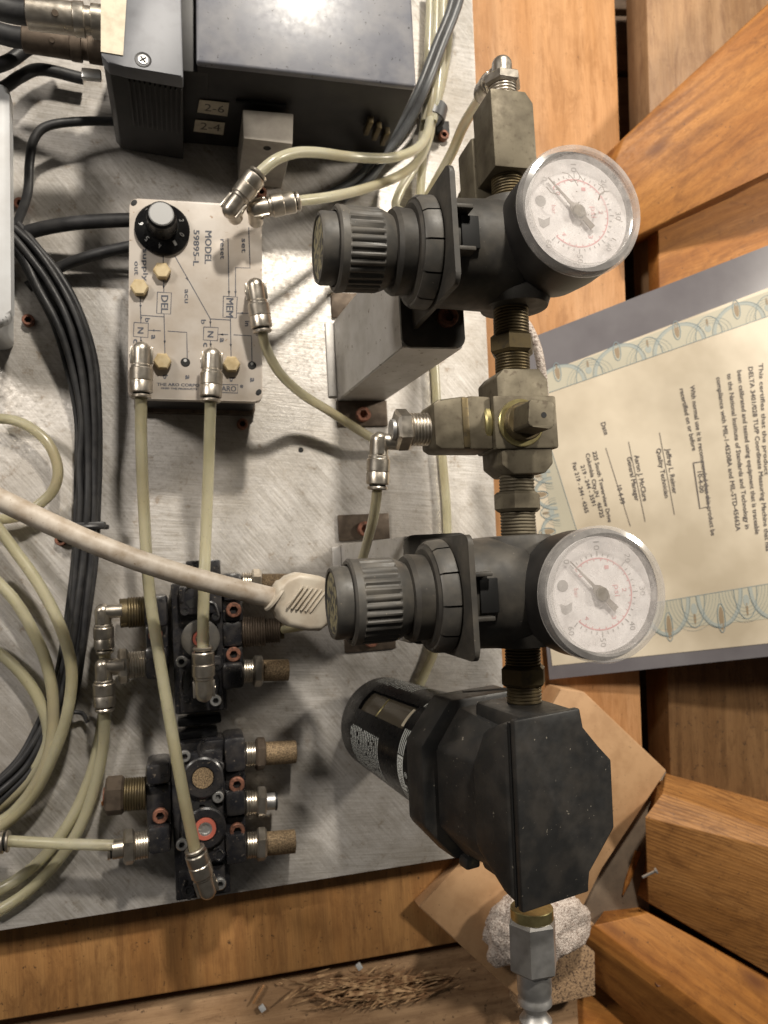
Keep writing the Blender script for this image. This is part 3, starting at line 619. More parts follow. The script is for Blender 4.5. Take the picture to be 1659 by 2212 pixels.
# ================================================================ logic module
LO = P(420, 650, 0)
L = thing('logic_module', 'white control module printed with a black flow diagram, knob at its top left', 'control module', LO)
ZT = 5.0
def poly(px_, z): return [(P(x, y, z)-LO).to_2d() for x, y in px_]
def rounded(pts, r, n=4):
    out = []
    for i, p in enumerate(pts):
        a = Vector(pts[i-1]); b = Vector(p); c = Vector(pts[(i+1) % len(pts)])
        u = (a-b).normalized()*r; v = (c-b).normalized()*r
        for k in range(n+1):
            t = k/n; out.append(tuple((b+u)*(1-t)**2+b*2*t*(1-t)+(b+v)*t*t))
    return out
quad = poly([(276, 860), (567, 868), (566, 444), (280, 428)], ZT)
bm = B(); prism(bm, rounded([tuple(q) for q in quad], .45), ZT-.55, ZT, None, .05); mk('cover', bm, 'module_face', L)
bm = B(); ins = [tuple(Vector(q)*.955) for q in quad]; prism(bm, rounded(ins, .3), .6, ZT-.52, None, .03); mk('base', bm, 'case_black', L)
bm = B(); prism(bm, rounded([tuple(Vector(q)*.985) for q in quad], .3), 0.0, .6, None, .05)
mk('foot', bm, 'oxide', L)
def Q4(x, y, dz=.006): return P(219.4+.2976*x, 384+.2976*y, ZT+dz)-LO
bm = B(); Lq = lambda pts, w_=6.5: line(bm, pts, w_, Q4, step=80)
for pts in ([(448, 540), (448, 625)], [(450, 745), (452, 828)], [(280, 865), (285, 1050)], [(285, 998), (456, 1010)], [(453, 990), (460, 1280)], [(285, 1158), (286, 1215)], [(340, 1107), (430, 1111)],
            [(480, 1113), (618, 1122), (622, 1312)], [(530, 565), (790, 1025)], [(790, 1025), (936, 1033)], [(790, 1022), (790, 1083)], [(790, 1182), (795, 1245)], [(845, 1137), (918, 1138)], [(958, 1140), (1088, 1147), (1092, 1345)],
            [(935, 1018), (940, 1305)], [(918, 440), (925, 862)], [(1068, 360), (1078, 655), (972, 652), (972, 862)], [(985, 982), (1080, 985)],
            [(405, 830), (507, 835), (501, 990), (400, 984), (405, 830)], [(884, 860), (985, 866), (978, 1018), (881, 1012), (884, 860)], [(235, 1050), (340, 1056), (336, 1160), (231, 1152), (235, 1050)], [(742, 1083), (846, 1088), (842, 1184), (738, 1177), (742, 1083)],
            [(858, 1500), (990, 1503), (988, 1563), (856, 1558), (858, 1500)]): Lq(pts)
for x, y, a in ((451, 795, 90), (283, 935, 90), (287, 1020, 90), (458, 1195, 90), (622, 735, 60), (938, 1218, 90), (925, 835, 90), (972, 835, 90), (372, 1108, 180), (870, 1137, 180), (1015, 982, 180), (287, 1190, 90), (792, 1215, 90), (790, 1055, 90)):
    ca, sa = math.cos(R(a)), math.sin(R(a)); tri = [(14, 0), (-12, 9), (-12, -9)]
    bm.faces.new([bm.verts.new(Q4(x+p*ca-q*sa, y+p*sa+q*ca)) for p, q in tri])
for s, p0, p1, h in (('MODEL', (752, 384), (748, 622), 46), ('59895-L', (668, 378), (664, 636), 40), ('reset', (862, 445), (862, 588), 34), ('set', (1017, 440), (1017, 542), 34), ('supply', (300, 515), (302, 748), 34), ('out', (238, 606), (238, 704), 34),
                     ('DEL', (432, 852), (430, 978), 50), ('acu', (603, 808), (603, 908), 34), ('MEM', (906, 872), (903, 1010), 50), ('N', (262, 1084), (260, 1126), 42), ('N', (770, 1112), (768, 1154), 42),
                     ('b', (316, 1018), (316, 1046), 34), ('a', (360, 1140), (360, 1168), 40), ('c', (230, 1170), (230, 1198), 40), ('b', (722, 1030), (722, 1060), 34), ('a', (858, 1162), (858, 1192), 40), ('c', (738, 1196), (738, 1224), 40),
                     ('b', (446, 1430), (446, 1458), 34), ('a', (608, 1432), (608, 1460), 40), ('b', (928, 1448), (928, 1478), 34), ('a', (1078, 1452), (1078, 1480), 40), ('in', (1040, 1038), (1040, 1075), 34), ('y', (1108, 1115), (1108, 1145), 34)): word(bm, s, p0, p1, h, Q4, 4.5 if h > 38 else 3)
for s, p0, p1, h in (('THE ARO CORPORATION', (400, 1510), (852, 1522), 21), ('OHIO', (430, 1534), (490, 1536), 13), ('THE PRODUCTS', (500, 1536), (690, 1541), 12), ('ARO', (868, 1549), (975, 1552), 38), ('®', (1003, 1526), (1026, 1527), 22)): word(bm, s, p0, p1, h, Q4, 2.5)
mk('printing', bm, 'ink', L)
for x, y in ((440, 688), (277, 808), (443, 1342), (942, 1362)):
    c = Q4(x, y); bm = B(); hexn(bm, .5, 0, .42, Matrix.Translation(c)); mk('port_plug', bm, 'plug', L)
for x, y, rr in ((608, 1340, .26), (1092, 1362, .24)):
    c = Q4(x, y, 0); bm = B(); lathe(bm, [(0, .012), (rr*.75, .012), (rr*.8, .03), (rr, .02), (rr*1.05, 0)], Matrix.Translation(c), 18); mk('open_port', bm, 'dark', L)
    bm = B(); cyl(bm, rr*.35, .01, .05, Matrix.Translation(c+Vector((0, .1, 0))), 12); mk('port_pin', bm, 'zinc', L)
for x, y in ((235, 182), (1140, 1558)):
    c = Q4(x, y, 0); bm = B(); lathe(bm, [(0, .008), (.2, .01), (.22, 0)], Matrix.Translation(c) @ Matrix.Rotation(.9, 4, 'Z') @ Matrix.Diagonal((1, .7, 1, 1)), 16); mk('screw_hole', bm, 'dark', L)
# knob
kc = Q4(442, 380); KM = Matrix.Translation(kc)
K = B(); lathe(K, [(0, .05), (1.55, .05), (1.55, .2), (1.42, .36), (.95, .62), (.90, .66), (0, .66)], KM, 40); K = mk('knob', K, 'gloss_black', L)
bm = B(); lathe(bm, [(0, .6), (.88, .6), (.80, 1.95), (.72, 2.05), (0, 2.05)], KM, 36, lobes=None); mk('grip', bm, 'gloss_black', K)
bm = B(); lathe(bm, [(0, 2.05), (.68, 2.05), (.68, 2.12), (.62, 2.16), (0, 2.16)], KM, 36); mk('cap', bm, 'cap', K)
bm = B()
for t, s in zip((130, 176, 222, 262, 305, 338, 20, 60, 96), '765410238'):
    a = R(t); cx_, cy_ = 1.17*math.cos(a), 1.17*math.sin(a); ta = a-PI/2
    def fq(u, v, a=a, cx_=cx_, cy_=cy_, ta=ta):
        x = (u-.5)*.16; y = (v-.5)*.26; q = Vector((cx_+x*math.cos(ta)-y*math.sin(ta), cy_+x*math.sin(ta)+y*math.cos(ta), 0)); q.z = .53-(q.length-1.17)*.55+.012; return KM @ q
    put(bm, s, fq)
mk('numerals', bm, 'zinc', K)

# ================================================================ upper left: controller box, connector housing
ZB = 8.6; BO = P(660, 100, 0)
C = thing('controller_box', 'black electronics box with a blue grey lid and two small numbered stickers', 'control box', BO)
tp = [P(x, y, ZB) for x, y in ((424, 133), (900, 187), (884, -110), (423, -110))]
q = [(p-BO).to_2d() for p in tp]
bm = B(); prism(bm, [tuple(v) for v in q], ZB-.5, ZB, None, .16, 3); mk('lid', bm, 'lid', C)
bm = B(); prism(bm, [tuple(Vector(v)*.992) for v in q], .1, ZB-.48, None, .05); body = mk('body', bm, 'case_black', C)
pl = P(660, 160, ZB)*1; n_ = ((tp[1]-tp[0]).cross(Vector((0, 0, 1)))).normalized(); p0 = tp[0]+n_*-.0
for s, c4, a, b in (('2-6', ((431, 215), (495, 222), (491, 251), (426, 242)), (441, 239), (484, 244)), ('2-4', ((422, 258), (486, 265), (482, 291), (418, 283)), (432, 279), (475, 284))):
    off = n_*.01 if n_.y < 0 else -n_*.01
    bm = B(); vv = [PP(x, y, p0+off, n_)-BO for x, y in c4]
    a_ = [bm.verts.new(v) for v in vv]; b_ = [bm.verts.new(v+off*2) for v in vv]; bm.faces.new(a_); bm.faces.new(b_[::-1])
    for i in range(4): bm.faces.new((a_[i], a_[(i+1) % 4], b_[(i+1) % 4], b_[i]))
    st = mk('sticker', bm, 'cream', C); bm = B()
    word(bm, s, a, b, 15, lambda x, y: PP(x, y, p0+off*3.6, n_)-BO); mk('number', bm, 'paper_ink', st)
bm = B()
for i in range(3):
    v = PP(800+i*18, 250+i*12, p0, n_)-BO; box(bm, v.x-.16, v.x+.16, v.y-.5, v.y-.05, v.z-1.4, v.z+.1, None, .03)
mk('terminal', bm, 'brass', C)
bm = B(); a = P(385, 152, 7.6)-BO; b = P(428, -110, 7.6)-BO; box(bm, a.x, b.x+.3, a.y, b.y, .1, 7.6, None, .06); mk('shadow_filler', bm, 'case_black', C)  # added black block, closes the gap so the cast shadow runs on unbroken
bm = B(); v = PP(560, 222, p0, n_)-BO; box(bm, v.x-1.4, v.x+1.6, v.y-.12, v.y+.05, v.z-.12, v.z+.12, None, .03); mk('slot', bm, 'dark', C)
# housing left of it
HO = P(310, 80, 0); ZH = 9.0
H = thing('connector_housing', 'cast grey housing with ribbed dark side and cream strip left of the controller box', 'housing', HO)
hq = [(P(x, y, ZH)-HO).to_2d() for x, y in ((233, 136), (269, 143), (396, 168), (389, -110), (217, -110), (218, 118))]
bm = B(); prism(bm, [tuple(v) for v in hq], ZH-1.0, ZH, None, .1); mk('top_casting', bm, 'cast_grey', H)
bm = B(); prism(bm, [tuple(Vector(v)*.985) for v in hq], .2, ZH-.98, None, .05); mk('side_wall', bm, 'case_black', H)
for i in range(11):
    t = (i+.5)/11; a = Vector(hq[1])*(1-t)+Vector(hq[2])*t
    bm = B(); box(bm, a.x-.05, a.x+.05, a.y-.02, a.y+.2, 3.4, ZH-1.2, None, .02); mk('rib', bm, 'case_black', H)
bm = B(); prism(bm, [tuple((P(x, y, ZH)-HO).to_2d()) for x, y in ((218, 113), (266, 121), (280, -110), (218, -110))], ZH, ZH+.06); mk('strip', bm, 'cream', H)
bm = B(); c = P(309, 129, ZH)-HO
lathe(bm, [(0, -.12), (.28, -.12), (.34, 0.02), (.42, .03), (.44, 0.0)], Matrix.Translation(c), 20); scw = mk('screw_well', bm, 'case_black', H)
bm = B(); cyl(bm, .27, -.1, -.02+.06, Matrix.Translation(c), 18, .02); mk('screw', bm, 'steel', scw)
bm = B(); box(bm, -.2, .2, -.04, .04, .04, .055, Matrix.Translation(c) @ Matrix.Rotation(.6, 4, 'Z')); box(bm, -.04, .04, -.2, .2, .041, .056, Matrix.Translation(c) @ Matrix.Rotation(.6, 4, 'Z')); mk('cross_slot', bm, 'dark', scw)
bm = B(); box(bm, -.5, .55, -.3, .3, -.15, .25, None, .1); bmesh.ops.translate(bm, vec=P(197, 163, 6)-HO, verts=bm.verts[:]); mk('latch', bm, 'zinc', H)
# barrel connectors
def barrel(name, label, p0, p1, z, k, m, cable):
    a, b = P(*p0, z), P(*p1, z); ax = (b-a); Ln = ax.length; mt = fr((0, 0, 0), ax)
    t = thing(name, label, 'connector', a, None)
    bm = B(); lathe(bm, [(0, 0), (.72*k, 0), (.8*k, .06), (.8*k, Ln*.62), (.76*k, Ln*.63), (0, Ln*.63)], mt, 32); mk('barrel', bm, m, t)
    bm = B(); lathe(bm, [(0, Ln*.63), (.84*k, Ln*.63), (.86*k, Ln*.65), (.86*k, Ln*.77), (.7*k, Ln*.78), (.7*k, Ln*.86), (.84*k, Ln*.87), (.84*k, Ln+.2), (0, Ln+.2)], mt, 24, lobes=None); mk('coupling_ring', bm, m, t)
    bm = B(); sweep(bm, [mt @ Vector((0, 0, .1)), mt @ Vector((0, 0, -.8)), mt @ Vector((.2, .1, -2.5)), mt @ Vector((.5, .1, -5))], .6*k, 20); mk('cable_sleeve', bm, cable, t)
    bm = B(); cyl(bm, .17*k, .7*k, .84*k, fr(mt @ Vector((0, 0, Ln*.38)), (.1, -.45, 1)), 16, .02); mk('set_screw', bm, 'oxide', t)
    return t
barrel('round_connector', 'round nickel cable connector with a set screw in the upper left corner', (58, 28), (219, 48), 8.2, 1.0, 'nickel', 'rubber')
barrel('round_connector', 'shadowed round connector half hidden beneath the bright nickel one', (50, 82), (214, 108), 4.6, .95, 'oxide', 'rubber')  # brown finish, kept dark to carry the shade beneath the upper connector
tube('black_cable', 'black cable crossing the left edge just below the round connectors', 'cable', [(-30, 150, 3), (20, 132, 3), (70, 100, 2.6), (130, 95, 2)], .4, 'rubber')
tube('black_cable', 'second black cable at the left edge above the white enclosure', 'cable', [(-30, 205, 2), (10, 188, 2), (45, 165, 1.8), (90, 150, 1.2), (180, 170, 1)], .36, 'rubber')
bm = B(); q_ = [(P(x, y, 5.2)-P(0, 450, 0)).to_2d() for x, y in ((-120, 700), (24, 700), (20, 176), (-120, 170))]
prism(bm, rounded([tuple(v) for v in q_], .8), 4.3, 5.2, None, .3, 4); prism(bm, rounded([tuple(Vector(v)-Vector((.9, 0))) for v in q_], .5), .0, 4.35, None, .1); tag(mk('enclosure', bm, 'box_white', None, P(0, 450, 0)), 'rounded white grey enclosure cut off by the left edge of the picture', 'enclosure')
# beige block under the elbows
BB = P(575, 300, 0); Bk = thing('beige_block', 'shadowed beige metal block with one screw hole in front of the controller box', 'block', BB)
bm = B(); prism(bm, [tuple((P(x, y, 5.6)-BB).to_2d()) for x, y in ((526, 299), (632, 311), (634, 245), (524, 236))], .0, 5.6, None, .07); mk('body', bm, 'block', Bk)
n2 = (P(632, 311, 5.6)-P(526, 299, 5.6)).cross(Vector((0, 0, 1))).normalized(); n2 = -n2 if n2.y > 0 else n2
c = PP(577, 320, P(526, 299, 5.6), n2)-BB
bm = B(); cyl(bm, .24, 0, .012, fr(c, n2), 18); mk('screw_hole', bm, 'dark', Bk)

# ================================================================ fittings made of turned pieces
def run(t, origin, axis, pieces, x=None):
    """pieces: (name, kind, radius, length, material)"""
    m = fr(origin, axis, x); z = 0
    for nm, kind, rr, Ln, mt in pieces:
        bm = B()
        if kind == 't': thread(bm, rr, z, z+Ln, m)
        elif kind == 'h': hexn(bm, rr, z, z+Ln, m)
        elif kind == 'gap': z += Ln; bm.free(); continue
        else: cyl(bm, rr, z, z+Ln, m, 28, .03)
        mk(nm, bm, mt, t); z += Ln
def stub(name, label, cat, p, axis, pieces, group=None):
    t = thing(name, label, cat, p, None, group); run(t, (0, 0, 0), axis, pieces); return t

# ================================================================ valve blocks
def valve(label, pc, geo, lab2=None):
    o_ = P(*pc, 0); t = thing('valve_block', label, 'valve', o_, None, 'black pneumatic valve blocks')
    def rect(x0, y0, x1, y1, z0, z1, nm, m='paint_black', ch=.12):
        a = P(x0, y1, z1)-o_; b = P(x1, y0, z1)-o_
        bm = B(); box(bm, a.x, b.x, a.y, b.y, z0, z1, None, ch); return mk(nm, bm, m, t)
    for g in geo['rects']: rect(*g, **({'ch': .27} if g[6] == 'port_boss' else {}))
    for x, y, z, rr in geo['silver']: screw((x, y), z+.22, rr, 'zinc', t, 'cap_screw', .3, .5, o_)
    for x, y, z, rr in geo['copper']: screw((x, y), z+.22, rr, 'rust', t, 'copper_screw', .3, .55, o_)
    for x, y, z, rr in geo['holes']:
        p = P(x, y, z)-o_; bm = B(); lathe(bm, [(rr, 0), (rr*1.7, .0), (rr*1.7, .07), (rr*1.05, .07), (rr, .01)], Matrix.Translation(p), 18); h_ = mk('boss', bm, 'paint_black', t)
        bm = B(); cyl(bm, rr*1.04, 0, .02, Matrix.Translation(p), 14); mk('bore', bm, 'dark', h_)
    for pts, z in geo['pockets']:
        q = [(P(x, y, z)-o_).to_2d() for x, y in pts]; bm = B(); prism(bm, [tuple(v) for v in q][::-1], z, z+.012); mk('pocket', bm, 'dark', t)
    for pts, z in geo.get('ribs', ()):
        q = [(P(x, y, z)-o_) for x, y in pts]; bm = B(); sweep(bm, [Vector((v.x, v.y, z)) for v in q], .1, 8); mk('cast_rib', bm, 'paint_black', t)
    return t, o_
gV2 = dict(rects=[(380, 1640, 487, 1948, 0, 2.2, 'base_casting'), (384, 1597, 484, 1650, 0, 2.4, 'end_cap'), (382, 1574, 470, 1600, 0, 1.4, 'end_plate', 'gloss_black'),
                  (315, 1647, 366, 1700, .2, 2.9, 'port_boss'), (318, 1695, 368, 1790, .2, 2.2, 'side_casting'), (320, 1782, 368, 1850, .2, 2.9, 'port_boss'),
                  (486, 1590, 530, 1672, .2, 2.9, 'port_boss'), (488, 1665, 530, 1712, .2, 2.3, 'side_casting'), (488, 1706, 530, 1768, .2, 2.9, 'port_boss'), (488, 1762, 530, 1808, .2, 2.3, 'side_casting'), (488, 1798, 532, 1873, .2, 2.9, 'port_boss'),
                  (398, 1620, 480, 1745, 2.0, 3.0, 'cover_plate'), (394, 1740, 482, 1872, 2.0, 2.9, 'cover_plate'), (388, 1868, 486, 1944, 1.8, 2.45, 'cover_plate')],
           silver=[(399, 1635, 3.0, .33), (471, 1723, 3.0, .33), (393, 1826, 2.9, .33), (476, 1911, 2.5, .33)], copper=[(512, 1696, 2.5, .46), (513, 1796, 2.5, .44), (346, 1764, 2.4, .44)],
           holes=[(472, 1650, 3.0, .16), (474, 1844, 2.9, .16), (408, 1924, 2.5, .18)],
           pockets=[([(400, 1747), (424, 1731), (432, 1734), (430, 1744), (412, 1756)], 3.02), ([(441, 1735), (462, 1734), (470, 1748), (462, 1752), (444, 1745)], 3.02), ([(448, 1834), (474, 1814), (476, 1828), (458, 1838)], 2.93), ([(420, 1735), (410, 1722), (405, 1724), (412, 1740)], 3.02)],
           ribs=[([(437, 1600), (430, 1615), (432, 1630), (445, 1640)], 3.0), ([(462, 1640), (480, 1650), (478, 1665)], 3.0), ([(462, 1835), (474, 1830), (484, 1845), (474, 1858), (462, 1852)], 2.9), ([(400, 1900), (396, 1925), (408, 1940), (420, 1930)], 2.5)])
v2, vo2 = valve('lower black valve block with a bronze disc and a red ringed socket', (430, 1770), gV2)
gV1 = dict(rects=[(379, 1254, 480, 1545, 0, 2.2, 'base_casting'), (402, 1208, 476, 1250, 0, 1.8, 'end_cap'), (384, 1544, 478, 1572, 0, 1.2, 'end_plate', 'gloss_black'),
                  (312, 1284, 360, 1357, .2, 2.8, 'port_boss'), (316, 1350, 362, 1402, .2, 2.1, 'side_casting'), (314, 1396, 362, 1470, .2, 2.8, 'port_boss'),
                  (482, 1236, 522, 1300, .2, 2.8, 'port_boss'), (482, 1294, 524, 1344, .2, 2.4, 'side_casting'), (482, 1340, 524, 1400, .2, 2.5, 'port_boss'), (482, 1396, 524, 1436, .2, 2.3, 'side_casting'), (482, 1430, 526, 1492, .2, 2.9, 'port_boss'),
                  (388, 1262, 478, 1330, 2.0, 2.9, 'cover_plate'), (390, 1415, 478, 1542, 2.0, 2.7, 'cover_plate')],
           silver=[(392, 1430, 2.8, .33), (466, 1514, 2.8, .33)], copper=[(505, 1318, 2.6, .46), (505, 1414, 2.5, .44), (336, 1372, 2.3, .4)],
           holes=[(399, 1320, 2.9, .15), (469, 1441, 2.7, .13), (401, 1510, 2.7, .14), (466, 1332, 2.9, .14)],
           pockets=[([(396, 1462), (408, 1448), (414, 1456), (408, 1490), (398, 1500)], 2.72), ([(400, 1300), (424, 1290), (430, 1312), (410, 1314)], 2.92)],
           ribs=[([(392, 1300), (400, 1272), (420, 1262), (432, 1268)], 2.95), ([(450, 1300), (464, 1306), (472, 1330)], 2.9), ([(395, 1450), (391, 1480), (394, 1505)], 2.7), ([(462, 1450), (470, 1470), (468, 1500)], 2.7)])
v1, vo1 = valve('upper black valve block crossed by the white cable, grey disc under its elbow', (430, 1390), gV1)
def pad(t, o_, px_, z, parts):
    p = P(*px_, z)-o_; base = None
    for nm, prof, m in parts:
        bm = B(); lathe(bm, prof, Matrix.Translation(p), 32); b = mk(nm, bm, m, base or t)
        if base is None: base = b
pad(v2, vo2, (438, 1678), 2.95, [('ring_boss', [(0, 0), (1.18, 0), (1.18, .25), (1.08, .32), (.66, .32), (.64, .2), (0, .2)], 'paint_black'), ('bronze_disc', [(0, .28), (.6, .28), (.6, .2)], 'bronze')])
pad(v2, vo2, (443, 1786), 2.85, [('ring_boss', [(0, 0), (1.2, 0), (1.2, .3), (1.1, .38), (.7, .38), (.68, .3), (0, .3)], 'paint_black'), ('red_ring', [(.4, .3), (.4, .46), (.62, .46), (.62, .3)], 'redring'), ('hex_socket', [(0, .32), (.3, .32), (.3, .42), (.4, .42), (.4, .3)], 'zinc')])
pad(v1, vo1, (433, 1377), 2.2, [('ring_boss', [(0, 0), (1.12, 0), (1.12, .75), (1.0, .8), (.52, .8), (.5, .7), (0, .7)], 'plastic_grey'), ('red_ring', [(.3, .7), (.3, .86), (.46, .86), (.46, .7)], 'redring'), ('hex_socket', [(0, .72), (.28, .72), (.3, .8)], 'zinc')])
# e6/e7 seats
for px_, z in (((441, 1497), 2.6), ((448, 1922), 2.4)):
    pass
MG = 'sintered bronze silencers'
def silencer(label, px_, z, Ln=2.5, k=1.0, hm='nickel', bmz='bronze'):
    return stub('silencer', label, 'silencer', P(*px_, z), (1, -.06, 0), [('thread', 't', .72*k, .6, 'nickel'), ('nut', 'h', .96*k, .6, hm), ('element', 'c', .66*k, Ln, bmz)], MG)
silencer('shadowed bronze silencer at the top right of the lower valve', (530, 1630), 1.6, 1.9, 1.05, 'oxide')
silencer('bright bronze silencer at the bottom right of the lower valve', (532, 1826), 1.7, 1.75, 1.05)
silencer('bronze silencer at the lower right of the upper valve, nearly at the shadowed bracket', (525, 1450), 1.7, 1.6)
silencer('bronze silencer at the top right of the upper valve mostly hidden by the cream boot', (522, 1262), 1.5, 2.4, 1.0, 'nickel')
stub('plug_fitting', 'short nickel hexagonal fitting in the middle right port of the lower valve', 'fitting', P(530, 1735, 1.7), (1, -.06, 0), [('thread', 't', .74, .65, 'nickel'), ('nut', 'h', .94, .6, 'nickel'), ('sleeve', 'c', .5, .55, 'steel'), ('ring', 'c', .55, .12, 'plastic_black')])
stub('plug_fitting', 'brown oxidised hexagonal plug on the left of the lower valve', 'fitting', P(315, 1713, 1.7), (-1, .05, 0), [('thread', 't', .95, 1.2, 'brass'), ('head', 'h', 1.14, 1.05, 'oxide'), ('end', 'c', .5, .12, 'rust')])
stub('straight_fitting', 'nickel straight push-in fitting at the lower left of the lower valve', 'fitting', P(320, 1823, 2.0), (-1, .02, 0.1), [('thread', 't', .78, .75, 'nickel'), ('nut', 'h', 1.02, .62, 'nickel'), ('sleeve', 'c', .55, .62, 'nickel'), ('ring', 'c', .5, .1, 'dark'), ('release_ring', 'c', .54, .16, 'nickel')])
stub('straight_fitting', 'nickel push-in fitting cut by the left edge where the level tube ends', 'fitting', P(20, 1817, 2.5), (-1, .02, 0), [('release_ring', 'c', .58, .14, 'nickel'), ('ring', 'c', .5, .12, 'dark'), ('sleeve', 'c', .62, 1.6, 'nickel')])
stub('elbow_adapter', 'brown threaded adapter joining the upper left elbow to the upper valve', 'fitting', P(312, 1321, 1.7), (-1, 0, .1), [('thread', 't', .92, .95, 'brass'), ('collar', 'c', .86, .45, 'brass')])
stub('elbow_adapter', 'nickel hexagonal adapter joining the lower left elbow to the upper valve', 'fitting', P(314, 1434, 1.9), (-1, 0, .1), [('thread', 't', .8, .95, 'nickel'), ('nut', 'h', 1.02, .6, 'nickel'), ('collar', 'c', .5, .3, 'nickel')])
stub('ribbed_fitting', 'black ribbed hose fitting under the cream boot where a green tinged tube enters', 'fitting', P(524, 1365, 1.7), (1, -.02, .1), [('thread', 't', .95, 1.4, 'oxide'), ('sleeve', 't', .78, .9, 'oxide'), ('mouth', 'c', .55, .25, 'brass')])

# ================================================================ gauges
def gauge(label, top, base, needle=True):
    tp_ = P(*top, 21.0); r = thing('pressure_gauge', label, 'pressure gauge', tp_-Vector((0, 0, 3.0)), None, 'round pressure gauges')
    bm = B(); lathe(bm, [(0, -1.3), (2.1, -1.3), (2.5, -1.15), (2.7, -.8), (2.84, .6), (2.84, 2.35), (0, 2.35)], None, 56); mk('case', bm, 'case_black', r)
    bm = B(); lathe(bm, [(2.62, 2.3), (2.86, 2.3), (2.93, 2.4), (2.93, 2.72), (2.84, 2.92), (2.6, 3.0), (2.48, 2.97), (2.46, 2.3)], None, 64); mk('bezel', bm, 'bezel', r)
    bm = B(); lathe(bm, [(0, 2.38), (2.48, 2.38)], None, 48); mk('dial', bm, 'dial', r)
    bm = B(); zz = 2.39
    def AQ(a, rr, z=zz): return Vector((rr*math.cos(R(a)), rr*math.sin(R(a)), z))
    def tick(bm, a, r0, r1, w_):
        t = Vector((-math.sin(R(a)), math.cos(R(a)), 0))*w_/2; bm.faces.new([bm.verts.new(v) for v in (AQ(a, r0)-t, AQ(a, r1)-t, AQ(a, r1)+t, AQ(a, r0)+t)])
    for i in range(31): tick(bm, 135-i*9, 1.62, 1.84 if i % 5 == 0 else 1.74, .045)
    for i in range(7):
        a = 135-i*45; c = AQ(a, 2.07)
        put(bm, str(i*10), lambda u, v: Vector((c.x+(v-.5)*.26, c.y-(u-.5)*(.2 if i == 0 else .38), zz)))
    c = Vector((-1.72, .45)); bm.faces.new([bm.verts.new((c.x+.26*math.cos(R(k*30)), c.y+.26*math.sin(R(k*30)), zz)) for k in range(12)])
    c = Vector((-1.62, -.5)); bm.faces.new([bm.verts.new((c.x+x, c.y+y, zz)) for x, y in ((-.28, .2), (.0, .1), (.3, .25), (.25, -.1), (-.05, -.28), (-.22, -.18))])
    mk('grey_print', bm, 'dial_grey', r)
    bm = B()
    for k in range(60):
        a = 135-k*4.5; b = a-4.5; bm.faces.new([bm.verts.new(v) for v in (AQ(a, 1.50), AQ(a, 1.56), AQ(b, 1.56), AQ(b, 1.50))])
    for k in range(22): tick(bm, 135-k*12.8, 1.42, 1.5, .04)
    for k, s in enumerate(('0', '1', '2', '3', '4')):
        a = 135-k*65; c = AQ(a, 1.2); put(bm, s, lambda u, v: Vector((c.x+(v-.5)*.2, c.y-(u-.5)*.16, zz)))
    put(bm, 'bar', lambda u, v: Vector((-1.1+(v-.5)*.2, .1-(u-.5)*.4, zz))); put(bm, 'psi', lambda u, v: Vector((.85+(v-.5)*.26, .1-(u-.5)*.5, zz)))
    mk('red_print', bm, 'dial_red', r)
    a = R(133); nd = Matrix.Rotation(a, 4, 'Z')
    bm = B(); prism(bm, [(2.0, .015), (2.0, -.015), (.5, -.07), (.32, -.22), (0, -.33), (-.32, -.22), (-.4, -.12), (-.95, -.14), (-.95, .14), (-.4, .12), (-.32, .22), (0, .33), (.32, .22), (.5, .07)], 2.52, 2.57, nd); nn = mk('needle', bm, 'needle', r)
    bm = B(); cyl(bm, .3, 2.5, 2.66, None, 20, .03); mk('hub', bm, 'brass_dusty', nn)
    bm = B(); lathe(bm, [(0, 2.99), (1.5, 2.98), (2.3, 2.93), (2.5, 2.88)], None, 48); mk('lens', bm, 'lens', r)
    if not needle:
        bm = B(); QG = lambda x, y: Vector((x, y, 2.995-.012*(x*x+y*y)))
        for pts, w_ in (([(-.9, 1.5), (-.6, 1.45), (-.35, 1.2), (-.2, .95)], .035), ([(-.2, 1.62), (0, 1.3), (.12, 1.15)], .03), ([(-.75, 1.25), (-.5, 1.1), (-.1, 1.25)], .025), ([(.75, .35), (.85, .62), (1.1, .78), (1.35, .8)], .06), ([(1.1, .78), (1.0, 1.0), (.8, 1.12)], .035), ([(-1.7, .8), (-1.5, .55), (-1.2, .5)], .04), ([(1.5, -.4), (1.75, -.5), (1.9, -.52)], .03), ([(1.3, -1.3), (1.5, -1.4)], .04)): line(bm, pts, w_, QG, step=.1)
        for k in range(26):
            a = random.uniform(0, 6.28); q = random.uniform(.2, 2.3); disc(bm, (q*math.cos(a), q*math.sin(a)), random.uniform(.012, .04), random.uniform(.01, .03), QG, 7)
        mk('scratches', bm, 'grime', r)
    d = Vector(base)-(tp_-Vector((0, 0, 3.0)))
    bm = B(); cyl(bm, .7, -.1, d.length, fr((0, 0, .1), d), 20); mk('stem', bm, 'brass', r)
    return r
